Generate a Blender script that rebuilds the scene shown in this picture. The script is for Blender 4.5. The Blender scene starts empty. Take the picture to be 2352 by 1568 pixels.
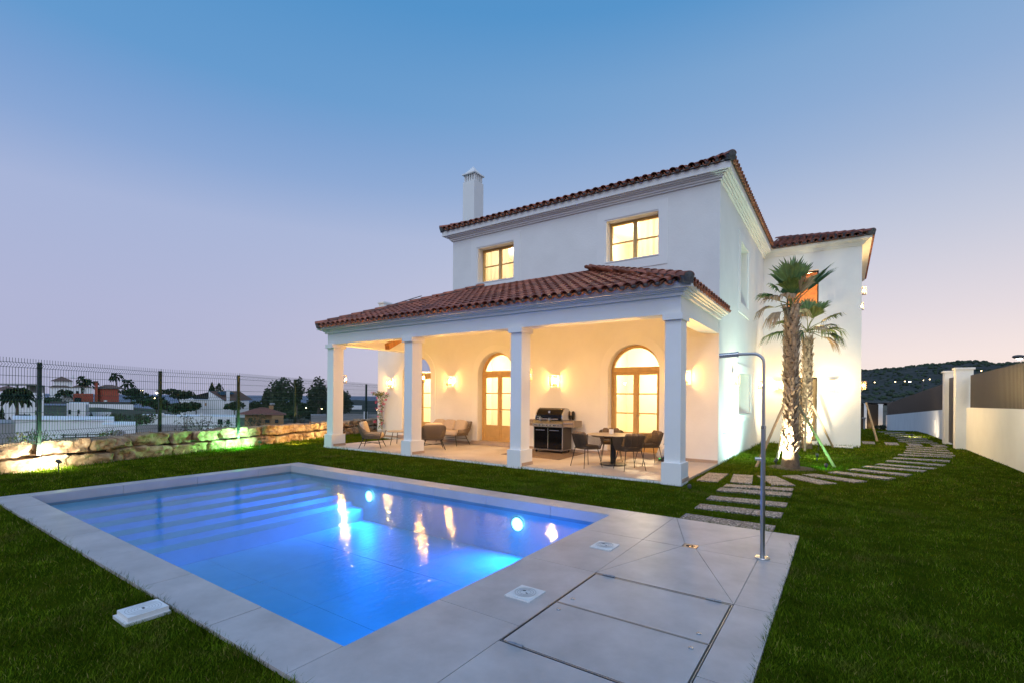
import bpy, math, random
import numpy as np
from mathutils import Vector, Matrix, Euler, noise
random.seed(7); rng=np.random.default_rng(7)
PI=math.pi
scene=bpy.context.scene
# ------------------------------------------------------------------ camera
cam_d=bpy.data.cameras.new('camera'); cam=bpy.data.objects.new('camera',cam_d)
scene.collection.objects.link(cam); scene.camera=cam
cam_d.sensor_width=36; cam_d.lens=1106/2352*36; cam_d.shift_y=126.5/2352
cam_d.clip_start=0.05; cam_d.clip_end=60000
YAW=math.radians(34.474)
cam.matrix_world=Matrix.Translation((0,0,1.6))@Matrix.Rotation(YAW,4,'Z')@Matrix.Rotation(PI/2,4,'X')@Matrix.Rotation(0.0088,4,'Z')
# ------------------------------------------------------------------ render settings
scene.view_settings.view_transform='Standard'; scene.view_settings.look='None'
scene.view_settings.exposure=0.0; scene.view_settings.gamma=1.0
scene.render.engine='CYCLES'
cy=scene.cycles
cy.use_denoising=True
try: cy.denoiser='OPENIMAGEDENOISE'
except Exception: pass
cy.max_bounces=7; cy.diffuse_bounces=4; cy.glossy_bounces=4; cy.transparent_max_bounces=16; cy.transmission_bounces=4
cy.sample_clamp_indirect=4.0; cy.caustics_reflective=False; cy.caustics_refractive=False
cy.use_light_tree=True; cy.blur_glossy=0.6
# ------------------------------------------------------------------ sky (dusk)
def s2l(c):
    o=[]
    for v in c:
        v=v/255.0; o.append(v/12.92 if v<=0.04045 else ((v+0.055)/1.055)**2.4)
    return tuple(o)
world=bpy.data.worlds.new('World'); scene.world=world; world.use_nodes=True
wn=world.node_tree; wn.nodes.clear()
def W(t,**k):
    n=wn.nodes.new(t)
    for a,b in k.items(): setattr(n,a,b)
    return n
out=W('ShaderNodeOutputWorld'); bg=W('ShaderNodeBackground'); bg.inputs[1].default_value=1.0
tc=W('ShaderNodeTexCoord'); sep=W('ShaderNodeSeparateXYZ'); wn.links.new(tc.outputs['Generated'],sep.inputs[0])
def ramp(stops):
    r=W('ShaderNodeValToRGB'); cr=r.color_ramp; cr.interpolation='B_SPLINE' if False else 'EASE'
    cr.interpolation='LINEAR'
    while len(cr.elements)>1: cr.elements.remove(cr.elements[0])
    for i,(p,c) in enumerate(stops):
        e=cr.elements[0] if i==0 else cr.elements.new(p)
        e.position=p; e.color=(*s2l(c),1)
    wn.links.new(sep.outputs[2],r.inputs[0]); return r
rB=ramp([(0,(174,176,206)),(.06,(178,181,211)),(.14,(177,182,214)),(.30,(167,181,217)),(.384,(137,167,213)),(.44,(121,160,210)),(.50,(99,154,207)),(.62,(82,146,202)),(1,(62,124,186))])
rA=ramp([(0,(255,233,218)),(.07,(248,231,226)),(.14,(230,220,225)),(.27,(198,203,221)),(.40,(161,182,215)),(.46,(145,174,213)),(.53,(131,168,210)),(.62,(90,150,204)),(1,(62,124,186))])
vm=W('ShaderNodeVectorMath',operation='DOT_PRODUCT'); wn.links.new(tc.outputs['Generated'],vm.inputs[0])
AZ=math.radians(55)   # the sun went down here, measured from +y towards +x
vm.inputs[1].default_value=(math.sin(AZ),math.cos(AZ),0)
mr=W('ShaderNodeMapRange',interpolation_type='SMOOTHSTEP'); mr.inputs[1].default_value=-0.75; mr.inputs[2].default_value=0.85
wn.links.new(vm.outputs['Value'],mr.inputs[0])
mx=W('ShaderNodeMix',data_type='RGBA')
wn.links.new(mr.outputs[0],mx.inputs[0]); wn.links.new(rB.outputs[0],mx.inputs[6]); wn.links.new(rA.outputs[0],mx.inputs[7])
wn.links.new(mx.outputs[2],bg.inputs[0]); wn.links.new(bg.outputs[0],out.inputs[0])

# added soft sun lamp standing in for dusk skylight, brightens the house front
sd=bpy.data.lights.new('sun','SUN'); sd.energy=1.12; sd.angle=math.radians(60); sd.color=(.94,.97,1)
so=bpy.data.objects.new('sun',sd); scene.collection.objects.link(so); so.rotation_euler=Vector((-.2,.70,-.68)).to_track_quat('-Z','Y').to_euler()

# ================================================================== helpers
COL=scene.collection
def link(o): COL.objects.link(o); return o
ORG={}
class MB:
    def __init__(s): s.v=[]; s.f=[]
    def add(s,vs,fs):
        b=len(s.v); s.v+= [tuple(map(float,p)) for p in vs]; s.f+=[tuple(i+b for i in f) for f in fs]; return s
    def box(s,x0,x1,y0,y1,z0,z1):
        return s.add([(x0,y0,z0),(x1,y0,z0),(x1,y1,z0),(x0,y1,z0),(x0,y0,z1),(x1,y0,z1),(x1,y1,z1),(x0,y1,z1)],
            [(0,3,2,1),(4,5,6,7),(0,1,5,4),(1,2,6,5),(2,3,7,6),(3,0,4,7)])
    def obox(s,c,sx,sy,sz,rz=0,M=None):
        m=M if M is not None else Matrix.Translation(c)@Matrix.Rotation(rz,4,'Z')
        vs=[m@Vector((a*sx/2,b*sy/2,d*sz/2)) for a,b,d in [(-1,-1,-1),(1,-1,-1),(1,1,-1),(-1,1,-1),(-1,-1,1),(1,-1,1),(1,1,1),(-1,1,1)]]
        return s.add(vs,[(0,3,2,1),(4,5,6,7),(0,1,5,4),(1,2,6,5),(2,3,7,6),(3,0,4,7)])
    def beam(s,a,b,w,h):
        a=Vector(a); b=Vector(b); d=(b-a); L=d.length; d.normalize()
        up=Vector((0,0,1)) if abs(d.z)<.99 else Vector((1,0,0))
        x=d.cross(up).normalized(); u=x.cross(d)
        m=Matrix((x,d,u)).transposed().to_4x4(); m.translation=(a+b)/2
        return s.obox(None,w,L,h,M=m)
    def prism(s,poly,z0,z1):
        n=len(poly); vs=[(p[0],p[1],z0) for p in poly]+[(p[0],p[1],z1) for p in poly]
        return s.add(vs,[tuple(range(n-1,-1,-1)),tuple(range(n,2*n))]+[(i,(i+1)%n,n+(i+1)%n,n+i) for i in range(n)])
    def tube(s,path,r,n=6,cap=True):
        P=[Vector(p) for p in path]; R=r if isinstance(r,(list,tuple)) else [r]*len(P)
        b=len(s.v); prev=None
        for i,p in enumerate(P):
            if i==0: t=P[1]-P[0]
            elif i==len(P)-1: t=P[-1]-P[-2]
            else: t=(P[i+1]-P[i]).normalized()+(P[i]-P[i-1]).normalized()
            t.normalize()
            if prev is None:
                up=Vector((0,0,1)) if abs(t.z)<.9 else Vector((1,0,0))
                x=t.cross(up).normalized()
            else:
                x=(prev-t*prev.dot(t)).normalized()
            prev=x; y=t.cross(x)
            for k in range(n):
                a=2*PI*k/n; q=p+(x*math.cos(a)+y*math.sin(a))*R[i]; s.v.append(tuple(q))
        for i in range(len(P)-1):
            for k in range(n):
                s.f.append((b+i*n+k,b+i*n+(k+1)%n,b+(i+1)*n+(k+1)%n,b+(i+1)*n+k))
        if cap:
            s.f.append(tuple(b+k for k in range(n-1,-1,-1))); e=b+(len(P)-1)*n; s.f.append(tuple(e+k for k in range(n)))
        return s
    def lathe(s,prof,n=24,c=(0,0,0)):
        b=len(s.v)
        for r,z in prof:
            for k in range(n):
                a=2*PI*k/n; s.v.append((c[0]+r*math.cos(a),c[1]+r*math.sin(a),c[2]+z))
        for i in range(len(prof)-1):
            for k in range(n):
                s.f.append((b+i*n+k,b+i*n+(k+1)%n,b+(i+1)*n+(k+1)%n,b+(i+1)*n+k))
        s.f.append(tuple(b+k for k in range(n-1,-1,-1))); e=b+(len(prof)-1)*n; s.f.append(tuple(e+k for k in range(n)))
        return s
    def sup(s,c,sx,sy,sz,e1=.35,e2=.35,nu=20,nv=10,M=None):
        b=len(s.v); pw=lambda v,e: math.copysign(abs(v)**e,v)
        m=M if M is not None else Matrix.Translation(c)
        for j in range(nv+1):
            ph=-PI/2+PI*j/nv
            for i in range(nu):
                th=2*PI*i/nu
                s.v.append(tuple(m@Vector((sx/2*pw(math.cos(ph),e1)*pw(math.cos(th),e2),sy/2*pw(math.cos(ph),e1)*pw(math.sin(th),e2),sz/2*pw(math.sin(ph),e1)))))
        for j in range(nv):
            for i in range(nu): s.f.append((b+j*nu+i,b+j*nu+(i+1)%nu,b+(j+1)*nu+(i+1)%nu,b+(j+1)*nu+i))
        return s
    def build(s,name,mat=None,parent=None,org=None,smooth=False,label=None,cat=None,group=None,kind=None):
        if org is None:
            if parent is not None: org=ORG.get(parent.name,Vector((0,0,0)))
            else:
                a=np.array(s.v); org=Vector(((a[:,0].min()+a[:,0].max())/2,(a[:,1].min()+a[:,1].max())/2,a[:,2].min()))
        org=Vector(org)
        me=bpy.data.meshes.new(name)
        me.from_pydata([(p[0]-org.x,p[1]-org.y,p[2]-org.z) for p in s.v],[],s.f)
        if smooth:
            me.polygons.foreach_set('use_smooth',[True]*len(me.polygons))
        me.update()
        if mat: me.materials.append(mat)
        o=bpy.data.objects.new(name,me); link(o); ORG[o.name]=org
        if parent is not None:
            o.parent=parent; o.location=org-ORG[parent.name]
        else: o.location=org
        tag(o,label,cat,group,kind); return o
def tag(o,label=None,cat=None,group=None,kind=None):
    if label: o['label']=label
    if cat: o['category']=cat
    if group: o['group']=group
    if kind: o['kind']=kind
    return o
def thing(name,loc,label,cat,group=None):
    o=bpy.data.objects.new(name,None); link(o); o.location=loc; o.empty_display_size=.1; ORG[o.name]=Vector(loc)
    return tag(o,label,cat,group)
def copy_tree(o,parent=None):
    c=o.copy(); link(c)
    if parent is not None: c.parent=parent
    for ch in list(o.children): copy_tree(ch,c)
    return c
def smooth_angle(o,a=40):
    me=o.data
    me.polygons.foreach_set('use_smooth',[True]*len(me.polygons))
    try: me.set_sharp_from_angle(angle=math.radians(a))
    except Exception: pass
    return o

# ================================================================== materials
def newmat(name):
    m=bpy.data.materials.new(name); m.use_nodes=True; return m,m.node_tree,m.node_tree.nodes['Principled BSDF']
def mat(name,col,rough=.6,metal=0,var=0.0,scale=5,bump=0,bscale=60,col2=None,spec=.5,detail=4,island=0,trans=0,coat=0):
    m,nt,p=newmat(name); p.inputs['Base Color'].default_value=(*col,1); p.inputs['Roughness'].default_value=rough
    p.inputs['Metallic'].default_value=metal; p.inputs['Specular IOR Level'].default_value=spec
    if coat: p.inputs['Coat Weight'].default_value=coat; p.inputs['Coat Roughness'].default_value=.05
    t=nt.nodes.new('ShaderNodeTexCoord')
    if var or col2:
        n=nt.nodes.new('ShaderNodeTexNoise'); n.inputs['Scale'].default_value=scale; n.inputs['Detail'].default_value=detail; n.inputs['Roughness'].default_value=.6
        nt.links.new(t.outputs['Object'],n.inputs['Vector'])
        r=nt.nodes.new('ShaderNodeValToRGB'); r.color_ramp.elements[0].position=.32; r.color_ramp.elements[1].position=.68
        c2=col2 if col2 else tuple(min(1,v*(1+var)) for v in col); c1=col if col2 else tuple(v*(1-var) for v in col)
        r.color_ramp.elements[0].color=(*c1,1); r.color_ramp.elements[1].color=(*c2,1)
        nt.links.new(n.outputs['Fac'],r.inputs[0]); last=r.outputs[0]
        if island:
            g=nt.nodes.new('ShaderNodeNewGeometry'); oi=nt.nodes.new('ShaderNodeObjectInfo')
            ad=nt.nodes.new('ShaderNodeMath'); ad.operation='ADD'; nt.links.new(g.outputs['Random Per Island'],ad.inputs[0]); nt.links.new(oi.outputs['Random'],ad.inputs[1])
            fr=nt.nodes.new('ShaderNodeMath'); fr.operation='FRACT'; nt.links.new(ad.outputs[0],fr.inputs[0])
            mrr=nt.nodes.new('ShaderNodeMapRange'); mrr.inputs[3].default_value=1-island; mrr.inputs[4].default_value=1+island
            nt.links.new(fr.outputs[0],mrr.inputs[0])
            mm=nt.nodes.new('ShaderNodeVectorMath'); mm.operation='SCALE'; nt.links.new(last,mm.inputs[0]); nt.links.new(mrr.outputs[0],mm.inputs['Scale']); last=mm.outputs[0]
        nt.links.new(last,p.inputs['Base Color'])
    if bump:
        n2=nt.nodes.new('ShaderNodeTexNoise'); n2.inputs['Scale'].default_value=bscale; n2.inputs['Detail'].default_value=5
        nt.links.new(t.outputs['Object'],n2.inputs['Vector'])
        b=nt.nodes.new('ShaderNodeBump'); b.inputs['Strength'].default_value=bump; b.inputs['Distance'].default_value=.02
        nt.links.new(n2.outputs['Fac'],b.inputs['Height']); nt.links.new(b.outputs[0],p.inputs['Normal'])
    return m
def emis(name,col,strength,sample=True):
    m=bpy.data.materials.new(name); m.use_nodes=True; nt=m.node_tree; nt.nodes.clear()
    e=nt.nodes.new('ShaderNodeEmission'); o=nt.nodes.new('ShaderNodeOutputMaterial'); e.inputs[0].default_value=(*col,1); e.inputs[1].default_value=strength
    nt.links.new(e.outputs[0],o.inputs[0])
    if not sample:
        try: m.cycles.emission_sampling='NONE'
        except Exception: pass
    return m
def glassmat(name,tint=(1,1,1),gloss=.08,rough=.02):
    m=bpy.data.materials.new(name); m.use_nodes=True; nt=m.node_tree; nt.nodes.clear()
    o=nt.nodes.new('ShaderNodeOutputMaterial'); t=nt.nodes.new('ShaderNodeBsdfTransparent'); g=nt.nodes.new('ShaderNodeBsdfGlossy'); mxs=nt.nodes.new('ShaderNodeMixShader')
    t.inputs[0].default_value=(*tint,1); g.inputs['Roughness'].default_value=rough
    f=nt.nodes.new('ShaderNodeFresnel'); f.inputs[0].default_value=1.45
    a=nt.nodes.new('ShaderNodeMath'); a.operation='MULTIPLY'; a.inputs[1].default_value=gloss/.04*.6
    nt.links.new(f.outputs[0],a.inputs[0]); nt.links.new(a.outputs[0],mxs.inputs[0]); nt.links.new(t.outputs[0],mxs.inputs[1]); nt.links.new(g.outputs[0],mxs.inputs[2]); nt.links.new(mxs.outputs[0],o.inputs[0])
    return m
M=dict(
 stucco=mat('white_stucco',(.82,.83,.83),.92,var=.045,scale=.9,bump=.22,bscale=22,detail=8),
 trim=mat('white_trim',(.84,.85,.85),.8,bump=.05,bscale=30,var=.02,scale=1.5),
 ceil=mat('ceiling_paint',(.8,.78,.74),.9),
 porcelain=mat('porcelain_floor',(.50,.43,.37),.45,var=.10,scale=1.6,bump=.03,bscale=80),
 slab=mat('grey_porcelain_slab',(.44,.415,.42),.45,island=.05,var=.17,scale=2.2,bump=.05,bscale=120,detail=9),
 poolstone=mat('pool_stone',(.46,.45,.45),.5,var=.08,scale=2.5,detail=8),
 pooltile=mat('submerged_pool_tile',(.74,.75,.76),.5,var=.05,scale=2.5,detail=8),
 darkcab=mat('dark_cabinet_side',(.045,.036,.03),.45),
 grout=mat('dark_grout',(.07,.07,.065),.9),
 skirt=mat('stone_skirting',(.42,.32,.25),.6,var=.08,scale=4),
 tile=mat('clay_tile',(.20,.055,.035),.5,col2=(.38,.12,.06),scale=7,island=.38,bump=.3,bscale=70),
 pan=mat('clay_pan_tile',(.24,.075,.04),.6,col2=(.42,.16,.08),scale=9,island=.25,bump=.25,bscale=70),
 mortar=mat('grey_mortar',(.10,.105,.11),.95,var=.35,scale=14,bump=.8,bscale=40),
 wood=mat('oak_door_paint',(.58,.37,.14),.5,var=.08,scale=6,bump=.05,bscale=40),
 beamw=mat('wooden_rafter',(.36,.15,.035),.55,var=.3,scale=8,bump=.3,bscale=30),
 black=mat('black_metal',(.012,.012,.013),.35,metal=.3),
 blackg=mat('black_enamel',(.004,.004,.006),.12,spec=.22),
 steel=mat('stainless_steel',(.55,.55,.56),.22,metal=1),
 brushed=mat('brushed_steel',(.42,.43,.45),.33,metal=1,bump=.03,bscale=200),
 greyp=mat('grey_plastic',(.24,.20,.165),.5),
 rope=mat('woven_rope',(.16,.125,.09),.85,var=.25,scale=90,bump=.5,bscale=160),
 roped=mat('dark_woven_rope',(.075,.052,.032),.85,var=.3,scale=90,bump=.5,bscale=160),
 cush=mat('linen_cushion',(.52,.42,.32),.95,var=.06,scale=20,bump=.35,bscale=110),
 cushd=mat('brown_cushion',(.15,.105,.07),.95,var=.1,scale=25,bump=.4,bscale=110),
 tabletop=mat('stone_table_top',(.33,.27,.2),.4,var=.1,scale=6),
 white=mat('white_plastic',(.78,.79,.8),.4),
 whitem=mat('white_lid_plastic',(.70,.71,.72),.45,bump=.1,bscale=40),
 green=mat('green_coated_steel',(.006,.045,.024),.4,metal=.2),
 greenpost=mat('dark_green_post',(.004,.024,.013),.35,metal=.2),
 slat=mat('brown_grey_slat',(.036,.026,.018),.45,var=.12,scale=3,metal=.2),
 palmw=mat('palm_boot',(.22,.16,.10),.9,col2=(.50,.40,.28),scale=10,island=.4,bump=.5,bscale=40),
 palmt=mat('palm_trunk',(.10,.07,.045),.95,col2=(.2,.15,.1),scale=12,bump=1,bscale=50),
 frond=mat('palm_frond',(.045,.11,.02),.5,col2=(.12,.20,.04),scale=6,island=.3),
 frondy=mat('palm_frond_yellow',(.12,.16,.035),.5,col2=(.2,.22,.06),scale=6,island=.3),
 frondd=mat('dead_frond',(.30,.22,.13),.8,col2=(.42,.33,.21),scale=6,island=.3),
 stake=mat('timber_stake',(.36,.28,.18),.8,var=.2,scale=12,bump=.3),
 soil=mat('soil',(.05,.035,.022),.95,var=.4,scale=18,bump=.6,bscale=40),
 dgreen=mat('dark_foliage',(.010,.025,.010),.8,col2=(.03,.055,.02),scale=1.2,island=.4),
 dgreen2=mat('olive_foliage',(.022,.034,.014),.8,col2=(.055,.065,.03),scale=1.2,island=.4),
 bark=mat('bark',(.12,.10,.085),.9,var=.3,scale=5),
 leafy=mat('climber_leaf',(.09,.14,.03),.6,col2=(.2,.2,.05),scale=20,island=.4),
 pink=mat('pink_bract',(.55,.06,.18),.7,col2=(.6,.13,.25),scale=20,island=.3),
 villwhite=mat('village_white',(.80,.82,.86),.85,var=.04,scale=.4),
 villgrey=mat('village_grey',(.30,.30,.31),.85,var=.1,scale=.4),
 villred=mat('village_red',(.36,.075,.045),.85,var=.08,scale=.5),
 villtan=mat('village_tan',(.42,.24,.11),.85,var=.08,scale=.5),
 villroof=mat('village_roof',(.15,.08,.06),.8,var=.3,scale=3),
 villroofr=mat('village_red_roof',(.22,.07,.05),.8,var=.3,scale=3),
 darkwin=mat('dark_window',(.02,.025,.03),.15),
 asph=mat('dark_rail',(.05,.055,.06),.6),
 curtain=mat('curtain_cloth',(.75,.68,.55),.9,var=.06,scale=12),
 warmwall=mat('interior_paint',(.78,.70,.55),.9,var=.04,scale=1.2),
 ribbed=mat('ribbed_console',(.55,.40,.16),.5),
 vase=mat('dark_vase',(.10,.09,.08),.3),
 bed=mat('knitted_throw',(.65,.58,.47),.95,var=.15,scale=30,bump=.5,bscale=60),
)
def curtm():
    m=bpy.data.materials.new('curtain_sheer'); m.use_nodes=True; nt=m.node_tree; nt.nodes.clear()
    o=nt.nodes.new('ShaderNodeOutputMaterial'); a=nt.nodes.new('ShaderNodeBsdfTranslucent'); b=nt.nodes.new('ShaderNodeBsdfDiffuse'); x=nt.nodes.new('ShaderNodeMixShader')
    a.inputs[0].default_value=(.85,.80,.68,1); b.inputs[0].default_value=(.85,.80,.68,1); x.inputs[0].default_value=.62
    nt.links.new(a.outputs[0],x.inputs[1]) if False else None
    nt.links.new(b.outputs[0],x.inputs[1]); nt.links.new(a.outputs[0],x.inputs[2]); nt.links.new(x.outputs[0],o.inputs[0]); return m
M['curtain']=curtm()
# pebble-wash stepping slab
def pebble():
    m,nt,p=newmat('pebble_slab'); t=nt.nodes.new('ShaderNodeTexCoord'); v=nt.nodes.new('ShaderNodeTexVoronoi'); v.inputs['Scale'].default_value=42
    nt.links.new(t.outputs['Object'],v.inputs['Vector']); r=nt.nodes.new('ShaderNodeValToRGB')
    s=nt.nodes.new('ShaderNodeSeparateColor'); nt.links.new(v.outputs['Color'],s.inputs[0]); nt.links.new(s.outputs[0],r.inputs[0])
    r.color_ramp.elements[0].color=(.15,.145,.145,1); r.color_ramp.elements[1].color=(.74,.68,.64,1)
    e=r.color_ramp.elements.new(.5); e.color=(.42,.38,.37,1)
    mx=nt.nodes.new('ShaderNodeMix'); mx.data_type='RGBA'; mr_=nt.nodes.new('ShaderNodeMapRange'); mr_.inputs[1].default_value=.32; mr_.inputs[2].default_value=.55
    nt.links.new(v.outputs['Distance'],mr_.inputs[0]); nt.links.new(mr_.outputs[0],mx.inputs[0]); nt.links.new(r.outputs[0],mx.inputs[6]); mx.inputs[7].default_value=(.09,.085,.08,1)
    nt.links.new(mx.outputs[2],p.inputs['Base Color']); p.inputs['Roughness'].default_value=.6
    b=nt.nodes.new('ShaderNodeBump'); b.invert=True; b.inputs['Strength'].default_value=.7; b.inputs['Distance'].default_value=.02; nt.links.new(v.outputs['Distance'],b.inputs['Height']); nt.links.new(b.outputs[0],p.inputs['Normal'])
    return m
M['pebble']=pebble()
def stonem():
    m,nt,p=newmat('sandstone_block'); t=nt.nodes.new('ShaderNodeTexCoord')
    oi=nt.nodes.new('ShaderNodeObjectInfo')
    n=nt.nodes.new('ShaderNodeTexNoise'); n.noise_dimensions='4D'; n.inputs['Scale'].default_value=4.5; n.inputs['Detail'].default_value=9; n.inputs['Roughness'].default_value=.62; n.inputs['Distortion'].default_value=.6
    mu=nt.nodes.new('ShaderNodeMath'); mu.operation='MULTIPLY'; mu.inputs[1].default_value=30; nt.links.new(oi.outputs['Random'],mu.inputs[0]); nt.links.new(mu.outputs[0],n.inputs['W'])
    nt.links.new(t.outputs['Object'],n.inputs['Vector'])
    r=nt.nodes.new('ShaderNodeValToRGB'); cr=r.color_ramp
    cr.elements[0].position=.25; cr.elements[0].color=(.07,.05,.035,1); cr.elements[1].position=.75; cr.elements[1].color=(.62,.52,.38,1)
    for q,c in ((.42,(.23,.14,.08,1)),(.5,(.36,.24,.14,1)),(.6,(.48,.35,.22,1))):
        e=cr.elements.new(q); e.color=c
    nt.links.new(n.outputs['Fac'],r.inputs[0])
    mm=nt.nodes.new('ShaderNodeVectorMath'); mm.operation='SCALE'; mrr=nt.nodes.new('ShaderNodeMapRange'); mrr.inputs[3].default_value=.75; mrr.inputs[4].default_value=1.25
    nt.links.new(oi.outputs['Random'],mrr.inputs[0]); nt.links.new(r.outputs[0],mm.inputs[0]); nt.links.new(mrr.outputs[0],mm.inputs['Scale'])
    nt.links.new(mm.outputs[0],p.inputs['Base Color']); p.inputs['Roughness'].default_value=.9
    b=nt.nodes.new('ShaderNodeBump'); b.inputs['Strength'].default_value=1.0; b.inputs['Distance'].default_value=.05; nt.links.new(n.outputs['Fac'],b.inputs['Height']); nt.links.new(b.outputs[0],p.inputs['Normal'])
    return m
M['stone']=stonem()
def grassm(name,c1,c2,cd):
    m,nt,p=newmat(name); g=nt.nodes.new('ShaderNodeNewGeometry'); t=nt.nodes.new('ShaderNodeTexCoord')
    r=nt.nodes.new('ShaderNodeValToRGB'); r.color_ramp.elements[0].color=(*c1,1); r.color_ramp.elements[1].color=(*c2,1); e=r.color_ramp.elements.new(.93); e.color=(*c2,1); r.color_ramp.elements[-1].color=(*cd,1)
    nt.links.new(g.outputs['Random Per Island'],r.inputs[0])
    n=nt.nodes.new('ShaderNodeTexNoise'); n.inputs['Scale'].default_value=2.6; n.inputs['Detail'].default_value=8; nt.links.new(t.outputs['Object'],n.inputs['Vector'])
    mr_=nt.nodes.new('ShaderNodeMapRange'); mr_.inputs[1].default_value=.3; mr_.inputs[2].default_value=.7; mr_.inputs[3].default_value=.45; mr_.inputs[4].default_value=1.5
    nt.links.new(n.outputs['Fac'],mr_.inputs[0]); mm=nt.nodes.new('ShaderNodeVectorMath'); mm.operation='SCALE'; nt.links.new(r.outputs[0],mm.inputs[0]); nt.links.new(mr_.outputs[0],mm.inputs['Scale'])
    n3=nt.nodes.new('ShaderNodeTexNoise'); n3.inputs['Scale'].default_value=1.3; n3.inputs['Detail'].default_value=9; n3.inputs['Roughness'].default_value=.72; n3.inputs['Distortion'].default_value=.4; nt.links.new(t.outputs['Object'],n3.inputs['Vector'])
    m3=nt.nodes.new('ShaderNodeMapRange'); m3.inputs[1].default_value=.54; m3.inputs[2].default_value=.66; m3.inputs[4].default_value=.75; nt.links.new(n3.outputs['Fac'],m3.inputs[0])
    x3=nt.nodes.new('ShaderNodeMix'); x3.data_type='RGBA'; nt.links.new(m3.outputs[0],x3.inputs[0]); nt.links.new(mm.outputs[0],x3.inputs[6]); x3.inputs[7].default_value=(.13,.095,.035,1); mm=x3
    nt.links.new(x3.outputs[2],p.inputs['Base Color']); p.inputs['Roughness'].default_value=1; p.inputs['Specular IOR Level'].default_value=0
    return m
M['grass']=grassm('grass_blade',(.030,.074,.004),(.125,.185,.010),(.30,.24,.08))
M['lawn']=mat('lawn_soil',(.024,.045,.002),1,spec=0,col2=(.055,.070,.004),scale=3,bump=.8,bscale=60,detail=8)
M['lamp_warm']=emis('warm_lamp_bulb',(1,.52,.14),1500)
M['glass']=glassmat('window_glass',(1,.98,.95),.10)
M['lglass']=glassmat('lantern_glass',(1,.97,.9),.03)

# ================================================================== terrain, sea
def vill(L,D,z,k=1.5):
    L*=k; D*=k; z=1.6+(z-1.6)*k
    return (L*math.cos(YAW)-D*math.sin(YAW), L*math.sin(YAW)+D*math.cos(YAW), z)
def sst(a,b,x):
    t=min(1,max(0,(x-a)/(b-a))); return t*t*(3-2*t)
def ground_z(x,y):
    """surface height of the land outside the garden"""
    L=x*math.cos(YAW)+y*math.sin(YAW); D=-x*math.sin(YAW)+y*math.cos(YAW); r=math.hypot(x,y)
    a=L/max(D,1) if D>0 else (-2 if x<0 else 2)
    left=np.interp(r,[0,16,22,40,70,110,170,240,330,480,900,1600,3000,30000],[-1,-1.0,-1.6,-3.2,-4.6,-5.6,-4.4,-2.6,-5,-11,-28,-42,-60,-60])
    left2=np.interp(r,[0,16,22,40,70,110,170,240,330,480,900,1600,3000,30000],[-1,-1.0,-1.6,-3.2,-4.8,-5.6,-5.8,-7,-9,-16,-34,-44,-60,-60])
    w2=sst(-.85,-.62,a); left=left*(1-w2)+left2*w2
    right=np.interp(r,[0,40,60,120,300,500,3000,30000],[-.3,-.4,-1.5,-3.5,-4,-3,-3,-3])
    w=sst(-17,-26,x) if r<60 else sst(.25,-.25,a)
    w=w if r<60 else max(w,sst(.25,-.25,a))
    if -16.2+(x<-14)*0<x<3.7 and -5<y<62 and x>float(np.interp(y,[-3.5,2.1,6,11.1,15,19],[-12,-14.2,-15.5,-17,-18.2,-19.6])): return -2.7
    return right*(1-w)+left*w + (.25*noise.noise(Vector((x*.05,y*.05,0))) if r>30 else 0)
radii=[0,6,12,17,20,24,30,40,52,66,82,100,120,145,170,200,235,280,330,400,500,650,850,1100,1400,1800,2300]
NA=144; mb=MB(); pts=[]
for i,r in enumerate(radii):
    for k in range(NA):
        a=2*PI*k/NA; x=r*math.sin(a); y=r*math.cos(a); pts.append((x,y,ground_z(x,y)))
fs=[(i*NA+k,(i+1)*NA+k,(i+1)*NA+(k+1)%NA,i*NA+(k+1)%NA) for i in range(len(radii)-1) for k in range(NA)]
mb.add(pts,fs)
M['terrain']=mat('dry_scrub_ground',(.022,.028,.018),.95,col2=(.07,.066,.042),scale=.12,detail=9)
mb.build('ground',M['terrain'],kind='structure',org=(0,0,0),smooth=True)
M['sea']=mat('evening_sea',(.20,.225,.30),.9,spec=.1)
mb=MB(); n=64; mb.add([(0,0,-46)]+[(40000*math.sin(2*PI*k/n),40000*math.cos(2*PI*k/n),-46) for k in range(n)],[(0,1+(k+1)%n,1+k) for k in range(n)])
mb.build('sea',M['sea'],kind='structure',org=(0,0,-46))
# scrubby hill to the right
mb=MB(); NX,NY=150,46
hp=[(-60,-10),(0,8),(579,49),(609,52),(655,57.5),(679,59),(711,62),(727,64.5),(750,66.5),(774,66.5),(793,64),(814,64),(846,67),(1000,60),(1300,30),(1500,5)]
def ridge(L): return float(np.interp(L,[p[0] for p in hp],[p[1] for p in hp]))
for j in range(NY):
    t=j/(NY-1); D=430+ (900-430)*t
    for i in range(NX):
        q=i/(NX-1); L8=60+q*1340; L=L8*D/800
        hgt=ridge(L8)*D/800
        zz=1.6+(hgt-1.6)*min(1,sst(-.06,.80,t) if t<.8 else 1-.6*((t-.8)/.2)**2)*1.0-2*(1-t)
        zz+=noise.noise(Vector((L*.03,D*.03,3)))*2.2+noise.noise(Vector((L*.11,D*.11,7)))*1.4
        mb.v.append(vill(L,D,zz,1))
mb.f=[(j*NX+i,j*NX+i+1,(j+1)*NX+i+1,(j+1)*NX+i) for j in range(NY-1) for i in range(NX-1)]
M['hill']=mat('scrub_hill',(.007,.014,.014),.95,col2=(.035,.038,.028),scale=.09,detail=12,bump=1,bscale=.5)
hill=mb.build('hill',M['hill'],kind='structure',org=(0,0,0))
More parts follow.
